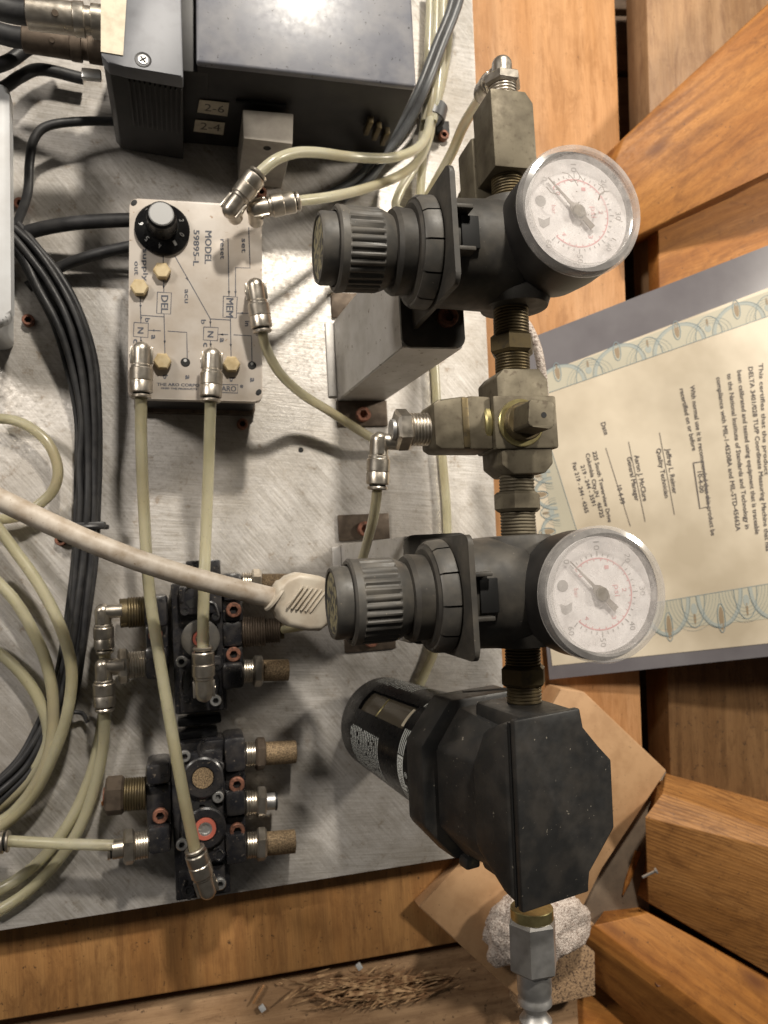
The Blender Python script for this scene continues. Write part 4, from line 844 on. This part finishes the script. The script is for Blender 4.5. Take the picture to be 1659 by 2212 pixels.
# ================================================================ regulators
def make_reg(label, x_face, yc, zc, xb):
    """axis points to -X (knob side); local z = along the axis from the pipe centre"""
    r = thing('pressure_regulator', label, 'regulator', (xb, yc, zc), None, 'dark grey pressure regulators')
    m = fr((0, 0, 0), (-1, 0, 0), (0, 1, 0)); D = xb-x_face
    bm = B(); lathe(bm, [(0, -1.7), (1.6, -1.7), (1.9, -1.4), (2.3, -.9), (2.45, -.2), (2.45, .1), (0, .1)], m, 40); mk('bottom_body', bm, 'plastic_body', r)
    bm = B(); lathe(bm, [(0, .1), (2.38, .1), (2.38, .24), (0, .24)], m, 40); mk('seal_ring', bm, 'dark', r)
    bm = B(); lathe(bm, [(0, .24), (2.52, .24), (2.6, .4), (2.6, 1.4), (2.52, D-1.0), (2.5, D-.3), (0, D-.3)], m, 44); bd = mk('bonnet', bm, 'plastic_body', r)
    bm = B(); box(bm, D-2.0+.4, D-.75, -.75, .75, 2.42, 2.62, Matrix.Rotation(PI, 4, 'Z'), .04)
    mk('slot', bm, 'dark', bd)
    for y in (-.95, .95):
        bm = B(); box(bm, D-1.2, D-.2, -.1, .1, 2.3, 3.1, Matrix.Rotation(PI, 4, 'Z') @ Matrix.Translation((0, y, 0)), .05); mk('web', bm, 'plastic_body', bd)
    # port bosses along the pipe
    for s in (-1, 1):
        bm = B(); lathe(bm, [(0, 0), (1.75, 0), (1.75, 2.2), (1.62, 2.55), (1.2, 2.6), (0, 2.6)], fr((0, 0, 0), (0, s, 0)), 32); mk('port', bm, 'plastic_body', r)
    # panel plate
    bm = B(); pr_ = rrect(7.2, 5.35, .45); prism(bm, [(a-.1, b) for a, b in pr_], D-.25, D, fr((0, 0, 0), (-1, 0, 0), (0, 0, 1)), .05); mk('panel', bm, 'plastic_body', r)
    # lock ring with notches
    ns = 11
    bm = B()
    for i in range(ns):
        a0 = 2*PI*(i+.03)/ns; a1 = 2*PI*(i+.97)/ns
        lathe(bm, [(1.9, D), (2.5, D), (2.6, D+.1), (2.56, D+.7), (2.44, D+.88), (1.9, D+.88)], m, 6, 0, a0, a1)
    mk('lock_ring', bm, 'plastic_grey', r)
    bm = B(); lathe(bm, [(1.7, D+.05), (2.48, D+.05), (2.44, D+.8), (2.2, D+1.0), (1.7, D+1.0)], m, 40); mk('ring_core', bm, 'plastic_body', r)
    bm = B(); lathe(bm, [(0, D+.4), (1.92, D+.4), (1.94, D+1.1), (2.0, D+1.7), (1.88, D+1.9), (1.5, D+1.95), (0, D+1.95)], m, 40); mk('neck', bm, 'plastic_body', r)
    # knob
    lb = lambda a: 1-.075*(.5+.5*math.cos(32*a))**1.3
    bm = B()
    lathe(bm, [(0, D+1.8), (1.55, D+1.8), (1.66, D+2.0), (1.84, D+2.4), (1.86, D+2.5)], m, 136)
    lathe(bm, [(1.86, D+2.5), (1.9, D+2.58, 'l'), (1.92, D+4.05, 'l'), (1.92, D+4.13)], m, 136, lobes=lb)
    lathe(bm, [(1.92, D+4.13), (1.95, D+4.45), (1.85, D+4.55), (1.7, D+4.55), (1.68, D+4.5)], m, 136)
    kn = mk('knob', bm, 'plastic_grey', r, sharp=40)
    bm = B(); lathe(bm, [(0, D+4.4), (1.62, D+4.4), (1.64, D+5.15), (1.56, D+5.3), (1.42, D+5.3), (1.4, D+5.22), (0, D+5.22)], m, 44); mk('push_collar', bm, 'plastic_grey', kn)
    bm = B(); lathe(bm, [(0, D+5.24), (1.36, D+5.24), (1.36, D+5.20)], m, 32); mk('end_label', bm, M['worn'], kn)
    return r
make_reg('upper dark grey pressure regulator with ribbed knob, over the bright aluminium bracket', 11.6, 14.3, 16.4, 15.85)
make_reg('lower dark grey pressure regulator with ribbed knob touching the cream boot', 11.4, -1.85, 16.4, 15.15)
gauge('upper pressure gauge with cracked dusty lens in front of the bright pine board', (1261, 447), (15.9, 14.4, 16.4), False)
gauge('lower pressure gauge with a clearer red inner scale, over the certificate', (1312, 1284), (15.2, -1.9, 16.4))

# ================================================================ brass pipe run
AX = Vector((.033, 1, 0)).normalized()
def at(y): return Vector((15.27+.033*y, y, 16.4))
def piece(name, label, cat, y0, pieces, sgn=-1, group=None):
    t = thing(name, label, cat, at(y0), None, group); run(t, (0, 0, 0), AX*sgn, pieces); return t
piece('elbow_adapter', 'nickel hexagonal adapter under the topmost elbow', 'fitting', 23.5, [('nut', 'h', .95, .6, 'nickel'), ('thread', 't', .72, .95, 'nickel')])
t = [o for o in col.objects if o.type == 'EMPTY'][-1]; bm = B(); lathe(bm, [(0, -.1), (.5, -.1), (.5, .62)]+[(.5*math.cos(R(a)), .62+.42*math.sin(R(a))) for a in range(15, 91, 15)], fr((0, 0, 0), AX), 28); mk('domed_top', bm, 'nickel', t)
t = thing('brass_tee', 'dusty brass pipe block between the topmost elbow and the upper regulator', 'pipe fitting', at(20), None)
c = at(20)
bm = B(); prism(bm, [(-1.1, -1.75), (1.1, -1.75), (1.1, 1.55), (.72, 2.1), (-1.1, 2.1)], -1.2, 1.15, None, .07); mk('block', bm, 'brass_dusty', t)
bm = B(); box(bm, -1.3, 1.05, -3.0, 1.0, -3.2, -1.1, None, .25); mk('branch', bm, 'brass_dusty', t)
bm = B(); cyl(bm, 1.0, -4.4, -3.1, Matrix.Translation((0, -.9, 0)), 24, .1); mk('branch_collar', bm, 'brass', t)
bm = B(); thread(bm, .8, 1.7, 3.4, fr((0, 0, 0), (0, -1, 0))); mk('thread', bm, 'brass', t)
piece('pipe_nipple', 'tarnished brass hex nipple between the upper regulator and the brass cross', 'pipe fitting', 11.75, [('thread', 't', .86, 1.35, 'brass'), ('nut', 'h', 1.1, .95, 'brass'), ('lower_thread', 't', .84, 1.0, 'brass')], -1, 'brass hex nipples of the pipe run')
piece('pipe_nipple', 'dusty brass hex nipple between the brass cross and the lower regulator', 'pipe fitting', 3.75, [('thread', 't', .84, .95, 'brass_dusty'), ('nut', 'h', 1.18, .95, 'brass_dusty'), ('lower_thread', 't', .84, 1.25, 'brass_dusty')], -1, 'brass hex nipples of the pipe run')
piece('pipe_nipple', 'dark brass hex nipple between the lower regulator and the black filter', 'pipe fitting', -4.2, [('thread', 't', .84, 1.15, 'brass'), ('nut', 'h', 1.1, .95, 'brass'), ('lower_thread', 't', .82, 1.1, 'brass'), ('washer', 'c', .9, .12, 'brass_bright')], -1, 'brass hex nipples of the pipe run')
# cross
c = at(6.0); t = thing('brass_cross', 'dusty brass cross fitting with a square headed plug facing the viewer', 'pipe fitting', c, None)
oc = [(-.75, -2.45), (.85, -2.45), (1.3, -2.0), (1.3, 2.0), (.9, 2.5), (-.9, 2.5), (-1.3, 2.1), (-1.3, -2.0)]
bm = B(); prism(bm, oc, -1.2, 1.2, None, .1); mk('trunk', bm, 'brass_dusty', t)
bm = B(); box(bm, -1.6, 1.6, -1.3, 1.2, -1.1, 1.32, None, .12); mk('hub', bm, 'brass_dusty', t)
bm = B(); prism(bm, [(-4.4, -1.0), (-4.1, -1.2), (-1.6, -1.25), (-1.6, 1.2), (-2.6, 1.25), (-3.0, 1.1), (-4.1, 1.1), (-4.4, .9)], -1.05, 1.05, None, .1); mk('branch', bm, 'brass_dusty', t)
bm = B(); box(bm, -3.05, -2.72, -1.16, 1.16, -1.13, 1.1, None, .05); mk('branch_ring', bm, 'brass', t)
bm = B(); cyl(bm, 1.15, 0, .35, fr((-1.95, 0, .1), (1, 0, 0)), 28, .08); mk('branch_collar', bm, 'brass_bright', t)
pl_ = c+Vector((-.3, -.1, 1.3)); t = thing('square_plug', 'brass square headed pipe plug screwed into the face of the cross', 'pipe plug', pl_)
bm = B(); cyl(bm, 1.12, 0, .16, None, 30, .04); mk('collar', bm, 'brass_bright', t)
bm = B(); thread(bm, .9, .1, .62, None); mk('thread', bm, 'brass', t)
bm = B(); prism(bm, rrect(1.22, 1.22, .22), .55, 2.2, Matrix.Rotation(-.12, 4, 'Z'), .06); mk('head', bm, 'brass_dusty', t)
bm = B(); cyl(bm, .13, 2.195, 2.212, Matrix.Translation((.1, -.05, 0)), 14); mk('dimple', bm, 'dark', t)
stub('elbow_adapter', 'silver hexagonal threaded adapter in the left branch of the brass cross', 'fitting', c+Vector((-4.3, -.1, -.1)), (-1, 0, 0), [('thread', 't', .78, .95, 'nickel'), ('nut', 'h', .98, .7, 'nickel'), ('collar', 'c', .5, .2, 'steel')])
# bottom end
piece('hex_adapter', 'silver grey hexagonal adapter with a shiny brass ring below the filter', 'fitting', -16.35, [('ring', 'c', .98, .5, 'brass_bright'), ('nut', 'h', 1.14, 2.3, 'steel')])
t = thing('quick_connect_plug', 'silver quick connect air plug running out of the bottom of the picture', 'air plug', at(-19.15))
bm = B(); lathe(bm, [(0, 0), (.78, 0), (.78, .9), (.74, 1.0), (.74, 1.12), (.78, 1.2), (.78, 1.42), (.6, 1.6), (.52, 1.75), (.55, 1.9), (.74, 2.15), (.74, 2.4), (.55, 2.65), (.5, 2.8), (.5, 4.6), (.35, 4.7), (0, 4.7)], fr((0, 0, 0), -AX), 32)
mk('plug_body', bm, 'steel', t)

# ================================================================ filter
FO = Vector((14.75, -11.15, 16.4)); FZ = Vector((.21, -.05, .975)).normalized()
FM = fr((0, 0, 0), FZ, (1, 0, 0))
T = thing('air_filter', 'large black air filter with faceted head and printed see-through bowl', 'air filter', FO)
def hull(bm, pts, m, ch=.1):
    vs_ = [bm.verts.new(m @ Vector(p)) for p in pts]; bmesh.ops.convex_hull(bm, input=vs_)
    bmesh.ops.dissolve_limit(bm, angle_limit=R(3), verts=bm.verts[:], edges=bm.edges[:])
    if ch: bmesh.ops.bevel(bm, geom=bm.edges[:], offset=ch, segments=2, affect='EDGES', profile=.5)
top = [(-2.4, -3.8), (1.2, -3.8), (1.15, -2.9), (2.8, -1.35), (2.8, 1.7), (1.15, 3.35), (1.15, 4.25), (-2.4, 4.25)]
hp = [(x, y, 2.34) for x, y in ((-2.5, -3.7), (1.1, -3.0), (2.7, -1.35), (2.7, 1.7), (1.1, 3.4), (-2.5, 4.15))]
hp += [(-2.85, -1.75, .0), (-2.85, 1.65, .0), (2.75, -1.6, -.1), (2.75, 1.7, -.1), (-1.9, -2.9, -.3), (-1.9, 3.1, -.3), (1.6, -3., -.3), (1.6, 3.2, -.3)]
bm = B(); hull(bm, hp, FM, .22); mk('head', bm, 'plastic_black', T, sharp=25)
hp = [(-2.55, -1.8, .3), (-2.55, 1.75, .3), (2.6, -1.7, .3), (2.6, 1.8, .3), (-1.8, -3.1, .8), (-1.8, 3.4, .8), (1.2, -3.2, .8), (1.2, 3.4, .8)]
hp += [(-3.0, -1.9, -2.9), (-3.0, 1.8, -2.9), (3.0, -1.9, -2.9), (3.0, 1.8, -2.9), (-1.6, -3.6, -2.9), (-1.6, 3.6, -2.9), (1.6, -3.6, -2.9), (1.6, 3.6, -2.9)]
bm = B(); hull(bm, hp, FM, .13); mk('neck', bm, 'plastic_black', T, sharp=25)
bm = B(); prism(bm, top, 2.42, 2.78, FM, .09); mk('head_lid', bm, 'plastic_black', T, sharp=25)
bm = B(); prism(bm, [(-2.44, -3.7), (2.6, -1.6), (2.6, 1.6), (-2.44, 4.1)], 2.3, 2.4, FM); mk('lid_groove', bm, 'dark', T)
for s in (1, -1):
    bm = B(); prism(bm, [(-1.6, s*2.6), (1.5, s*2.6), (1.35, s*3.95+.15), (-1.5, s*3.95+.15)][::s], -1.6, 2.4, FM, .2); mk('port_boss', bm, 'plastic_black', T)
bm = B(); prism(bm, [(-3.6, -2.0), (-1.9, -3.95), (1.9, -3.95), (3.5, -2.0), (3.5, 1.9), (1.9, 3.9), (-1.9, 3.9), (-3.6, 1.9)], -4.9, -3.2, FM, .2); mk('clamp_ring', bm, 'plastic_black', T, sharp=25)
for x, y in ((-1.3, -3.9), (.4, -4.0)):
    bm = B(); box(bm, x-.4, x+.4, y-.4, y+.2, -3.4, -2.6, FM, .12); mk('latch', bm, 'plastic_black', T)
RB0, RB1, ZB0, ZB1 = 3.25, 2.86, -4.8, -14.8
def rb(z): return RB0+(RB1-RB0)*(z-ZB0)/(ZB1-ZB0)
FI = FM.inverted()
def hit(x, y, lift=.012):
    """sight line onto the bowl -> angle and height"""
    o = FI @ (CAM-FO); d = (FI.to_3x3() @ (MW @ ray(x, y))).normalized(); z = -9.
    for _ in range(5):
        rr = rb(z)+lift; a = d.x**2+d.y**2; b = o.x*d.x+o.y*d.y; c_ = o.x**2+o.y**2-rr*rr; q = max(0, b*b-a*c_); t_ = (-b-math.sqrt(q))/a; z = o.z+d.z*t_
    p = o+d*t_; return math.atan2(p.y, p.x) % (2*PI), z
def on(a, z, lift=.012): return FM @ Vector(((rb(z)+lift)*math.cos(a), (rb(z)+lift)*math.sin(a), z))
def E_(x, y): return (735+.2183*x, 1448+.2183*y)
w1 = [hit(*E_(*q)) for q in ((330, 190), (790, 370), (600, 570), (170, 375))]
wa0, wa1 = sorted(((w1[0][0]+w1[1][0])/2, (w1[2][0]+w1[3][0])/2)); wz1, wz0 = (w1[0][1]+w1[3][1])/2, (w1[1][1]+w1[2][1])/2
open('/tmp/dbg.txt', 'w').write(repr((wa0, wa1, wz0, wz1)))
bm = B()
def shell(bm, a0, a1, z0, z1, seg):
    lathe(bm, [(rb(z0)-.22, z0), (rb(z0), z0), (rb(z1), z1), (rb(z1)-.22, z1), (rb(z0)-.22, z0)], FM, seg, 0, a0, a1)
shell(bm, 0, 2*PI, ZB0+.2, wz0, 64); shell(bm, wa1, wa0+2*PI, wz0, wz1, 52)
lathe(bm, [(rb(wz1)-.22, wz1), (rb(wz1), wz1), (RB1, ZB1), (RB1-.06, ZB1-.1), (RB1-.2, ZB1-.16), (0, ZB1-.2)], FM, 64); mk('bowl_guard', bm, 'gloss_black', T)
m_, nt, b = nodes('amber_bowl'); b.inputs['Base Color'].default_value = (.13, .11, .08, 1); b.inputs['Roughness'].default_value = .2; b.inputs['Transmission Weight'].default_value = .3; M['bowl'] = m_
bm = B(); lathe(bm, [(2.85, wz0+.6), (2.68, wz1-.6)], FM, 64); mk('clear_bowl', bm, 'bowl', T)
bm = B(); lathe(bm, [(2.88, wz0-.05), (2.96, wz0-.05), (2.96, wz0-.62), (2.88, wz0-.62)], FM, 24, 0, wa0+.05, wa1-.05); mk('bowl_band', bm, 'cream', T)
ring_ = [on((wa0+wa1)/2+t_, wz1+1.3+.9*math.cos(t_*2.4), -.30) for t_ in [(-.45+.09*i) for i in range(11)]]
bm = B(); sweep(bm, ring_, .07, 8); mk('inner_seal', bm, 'brass_bright', T)
# printing on the bowl
L1 = [hit(*E_(*q)) for q in ((700, 600), (645, 580), (590, 830), (680, 1340))]; zc_ = (L1[0][1]+L1[1][1])/2; zw = abs(L1[0][1]-L1[1][1])
print('lines', L1)
def arc(bm, a0, a1, z, wd):
    n = max(3, int(abs(a1-a0)/.05)); pr = None
    for i in range(n+1):
        a = a0+(a1-a0)*i/n; c2 = (bm.verts.new(on(a, z-wd/2)), bm.verts.new(on(a, z+wd/2)))
        if pr: bm.faces.new((pr[0], pr[1], c2[1], c2[0]))
        pr = c2
M['print'] = mat('pale_print', (.80, .83, .80), .5)
bm = B(); aL0, aL1, aL2 = L1[0][0], L1[2][0], L1[3][0]; sg = 1 if aL1 > aL0 else -1
aU = [hit(*E_(*q))[0] for q in ((860, 370), (1150, 245))]
for k in range(4):
    z = zc_+zw*(-.5+k/3)*.9; arc(bm, aL0, aL1, z, zw*.12); arc(bm, aU[0], aU[1], z, zw*.12); arc(bm, aL1+sg*.62, aL1+sg*1.1, z, zw*.12)
mk('stripe_print', bm, 'print', T)
bm = B(); arc(bm, aL1+sg*.02, aL1+sg*.6, zc_, zw*1.05); mk('name_band', bm, 'print', T)
bm = B()
def onband(u, v, lift=.02): return on(aL1+sg*(.06+.5*u), zc_+(v-.5)*zw*.75, lift)
put(bm, 'ECONOMAIR', lambda u, v: onband(u, 1-v if False else v)); mk('name_print', bm, 'paper_ink', T)
bm = B(); za = hit(*E_(645, 1040)); zb = hit(*E_(668, 1180))
put(bm, '®', lambda u, v: on(za[0]+sg*(u-.5)*.1, za[1]+(v-.5)*.3)); put(bm, 'r', lambda u, v: on(zb[0]+sg*(u-.5)*.14, zb[1]+(v-.5)*.34)); mk('mark_print', bm, 'print', T)
bm = B(); q = [hit(*E_(*p)) for p in ((130, 520), (380, 640), (390, 1050), (100, 800))]
za_, zb_ = q[0][1], q[2][1]
lo_, hi_ = sorted((q[0][0], q[2][0]))
nl = 17
for i in range(nl):
    z = q[1][1]+(q[0][1]-q[1][1])*1.05*i/(nl-1); a = lo_+.02
    while a < hi_:
        ln = random.uniform(.012, .07)
        if random.random() < .93: arc(bm, a, min(a+ln, hi_+.05), z, .085)
        a += ln+random.uniform(.006, .014)
mk('notice_print', bm, 'print', T)
bm = B(); q = [hit(*E_(*p)) for p in ((440, 85), (700, 215))]
for i in range(15):
    z = q[0][1]+(q[1][1]-q[0][1])*i/14; a = wa0-.12-.0
    a = min(q[0][0], q[1][0])-.25
    while a < min(q[0][0], q[1][0])+.2:
        ln = random.uniform(.01, .04); arc(bm, a, a+ln, z, .07); a += ln+.012
mk('notice_print', bm, 'print', T)
a_, b_ = P(1000, 1508, 12.5)-FO, P(1100, 1499, 12.8)-FO
bm = B(); d_ = b_-a_; box(bm, -.35, .35, -.1, .1, 0, d_.length+.4, fr(a_, d_, (0, 1, 0)), .04); mk('clamp_lever', bm, 'case_black', T)

# ================================================================ certificate
def zcert(x, y): return -2.6+(x-1150)/700*4.2+.16*math.sin(x/95+y/150)+.10*math.sin(y/70-x/160)+.25*math.sin((y-900)/260)
def QC(l):
    o_ = P(1450, 1050, 0); return lambda x, y: P(x, y, zcert(x, y)+l)-o_
CO = P(1450, 1050, 0)
CT = thing('certificate', 'laminated calibration certificate with a grey margin lying behind the two gauges', 'certificate', CO)
def patch(bm, c4, Q, nu=46, nv=34, thick=.03):
    (a, b, c_, d) = [Vector(p) for p in c4]; g = []
    for i in range(nu+1):
        u = i/nu; row = []
        for j in range(nv+1):
            v = j/nv; p = (a*(1-v)+b*v)*(1-u)+(d*(1-v)+c_*v)*u; row.append(bm.verts.new(Q(p.x, p.y)))
        g.append(row)
    for i in range(nu):
        for j in range(nv): bm.faces.new((g[i][j], g[i+1][j], g[i+1][j+1], g[i][j+1]))
    return g
def sheet(name, c4, l, th, m, nu=60, nv=40):
    bm = B(); g = patch(bm, c4, QC(l), nu, nv)
    r_ = bmesh.ops.extrude_face_region(bm, geom=bm.faces[:]); vs_ = [e for e in r_['geom'] if isinstance(e, bmesh.types.BMVert)]
    bmesh.ops.translate(bm, vec=(0, 0, -th), verts=vs_); return mk(name, bm, m, CT)
sheet('laminate', [(1118, 741), (1900, 436), (2095, 1372), (1187, 1468)], 0, .05, 'laminate')
sheet('paper', [(1122, 826), (1900, 530), (2080, 1346), (1193, 1438)], .035, .02, 'paper')
# border bands
def top_e(x): return 798-(x-1181)*.370
def top_r(x): return 848-(x-1186)*.349
def bot_r(x): return 1298-(x-1438)*.167
def bot_e(x): return 1436-(x-1192)*.101
def lef_r(y): return 1191+(y-970)*.305 if y < 1180 else 1255+(y-1180)*.14
def lef_e(y): return 1135+(y-820)*.094
bm = B(); Qb = QC(.05)
def strip(bm, f0, f1, n=44):
    pr = None
    for i in range(n+1):
        a, b = f0(i/n), f1(i/n); c2 = [bm.verts.new(Qb(a[0]+(b[0]-a[0])*k/3, a[1]+(b[1]-a[1])*k/3)) for k in range(4)]
        if pr:
            for k in range(3): bm.faces.new((pr[k], pr[k+1], c2[k+1], c2[k]))
        pr = c2
strip(bm, lambda t_: (1140+700*t_, top_e(1140+700*t_)+8), lambda t_: (1140+700*t_, top_r(1140+700*t_)))
strip(bm, lambda t_: (1260+620*t_, bot_r(1260+620*t_)), lambda t_: (1260+620*t_, bot_e(1260+620*t_)-52+.02*t_))
strip(bm, lambda t_: (lef_e(890+440*t_)+6+46*t_, 890+440*t_), lambda t_: (lef_r(890+440*t_), 890+440*t_), 30)
mk('border_tint', bm, 'border_tint', CT)
bb, bp = B(), B(); Q5, Q6 = QC(.06), QC(.07)
def drop(c, a, b, ang):
    bw = B(); disc(bw, c, a, b, Q5, rot=ang); mk('border_drop', bw, 'border_brown', CT)
def arch(bm, c, ux, uy, rx, ry, w_, Q, a0=0, a1=180, n=22):
    line(bm, [(c[0]+ux[0]*rx*math.cos(R(a0+(a1-a0)*i/n))+uy[0]*ry*math.sin(R(a0+(a1-a0)*i/n)), c[1]+ux[1]*rx*math.cos(R(a0+(a1-a0)*i/n))+uy[1]*ry*math.sin(R(a0+(a1-a0)*i/n))) for i in range(n+1)], w_, Q, step=400)
def border(c0, step, n, uy, h, flip=1, dens=3):
    L_ = math.hypot(*step); ux = (step[0]/L_, step[1]/L_)
    for k in range(n):
        c = (c0[0]+step[0]*k, c0[1]+step[1]*k)
        b_ = (c[0]-uy[0]*h*.0, c[1])                # drop motif centre, on the inner rule
        arch(bp, b_, ux, uy, L_*.40, h*.92, 6.5, Q5); arch(bb, b_, ux, uy, L_*.44, h*.98, 1.3, Q6)
        h2 = (c[0]+step[0]/2, c[1]+step[1]/2)
        arch(bb, h2, ux, uy, L_*.22, h*.86, 1.4, Q6)
        for q in range(dens): arch(bb, h2, ux, uy, L_*(.26+.06*q), h*(.55+.1*q), .5, Q6)
        dc = (c[0]+uy[0]*h*.72, c[1]+uy[1]*h*.72); ang = math.atan2(uy[1], uy[0])
        drop(dc, h*.32, 5, ang); arch(bb, dc, uy, ux, h*.40, 8, 1.6, Q6, 0, 360)
        dc = (h2[0]+uy[0]*h*.6, h2[1]+uy[1]*h*.6); drop(dc, h*.18, 2.5, ang); disc(bp, (h2[0]+uy[0]*h*.35, h2[1]+uy[1]*h*.35), h*.16, 7, Q5, rot=ang)
border((1210, top_r(1210)), (129, -129*.349), 6, (-.17, -1), 50)
border((1440-113*1, bot_r(1327)), (113, -113*.167), 6, (.1, 1), 78, dens=5)
border((1166, 905), (16, 80), 6, (-1, .12), 44)
line(bb, [(1186, 848), (1900, top_r(1900))], 1.2, Q6); line(bb, [(1246, bot_r(1246)), (1900, bot_r(1900))], 1.2, Q6); line(bb, [(1186, 955), (1246, 1146), (1262, 1300)], 1.2, Q6)
mk('border_lines', bb, 'border_blue', CT); mk('border_bands', bp, 'border_pale', CT)
bm = B(); Qt = QC(.065)
# picture points of the two closer looks: z6 -> (1110+.3308x, 494+.3308y); zr -> (1316.7+.3223x, 548.6+.3223y)
def c6(x, y): return (1110.3+.3307*x, 493.7+.3307*y)
def cr(x, y): return (1316.7+.3223*x, 548.6+.3223*y)
TX = [('This certifies that the product', cr(1000, 732), cr(1040, 1480), 9), ('DELTA 3401/028 TU/P Coordinate Measuring Machine that has', cr(930, 757), cr(1050, 1990), 9.5), ('been calibrated and tested using equipment that is traceable', cr(856, 780), cr(978, 1878), 9.5),
      ('to the National Institute of Standards and Technology in', cr(788, 802), cr(912, 1842), 9.5), ('compliance with MIL-1-45208A and MIL-STD-45662A', cr(716, 826), cr(850, 1856), 9.5),
      ('With normal use it is recommended that this product be', cr(540, 882), cr(682, 1886), 9.5), ('recertified on or before', cr(470, 905), cr(556, 1318), 9.5), ('10-4-00', cr(590, 1458), cr(606, 1600), 9),
      ('Jeffrey L. Reimer', cr(376, 1305), cr(424, 1606), 10), ('Quality Technician', cr(314, 1305), cr(372, 1634), 9.5), ('Aaron J. McClure', cr(166, 1350), cr(226, 1656), 10), ('General Manager', cr(116, 1362), cr(172, 1655), 9.5),
      ('Date', c6(566, 1270), c6(592, 1348), 10), ('10-4-99', c6(672, 1680), c6(698, 1800), 9.5), ('225 South Towerview Drive', (1280, 976), (1314, 1128), 8.5), ('Columbia City,IN   46725', (1265, 980), (1297, 1118), 8.5), ('219 - 244 - 3591', (1254, 1006), (1280, 1092), 8.5), ('Fax 219 - 244 - 4365', (1236, 1000), (1264, 1108), 8.5)]
for s, a, b, h in TX: word(bm, s, a, b, h, Qt, .55)
for pts, w_ in (([cr(335, 1195), cr(436, 1748)], 1.3), ([cr(128, 1258), cr(240, 1795)], 1.3), ([c6(600, 1432), (1362, 1137)], 1.2), ([cr(562, 1400), cr(628, 1390), cr(664, 1692), cr(606, 1706), cr(562, 1400)], 2.6)): line(bm, pts, w_, Qt, step=30)
mk('text_print', bm, 'paper_ink', CT)
tube('white_curl', 'rough white curl arching between the brass pipe and the certificate', 'curl', [(1122, 682, 9), (1142, 708, 9.4), (1160, 750, 9.6), (1170, 800, 9.6), (1176, 860, 9.2), (1178, 910, 8.5)], .27, 'foam')  # curved tube standing in for the curling edge of the laminate
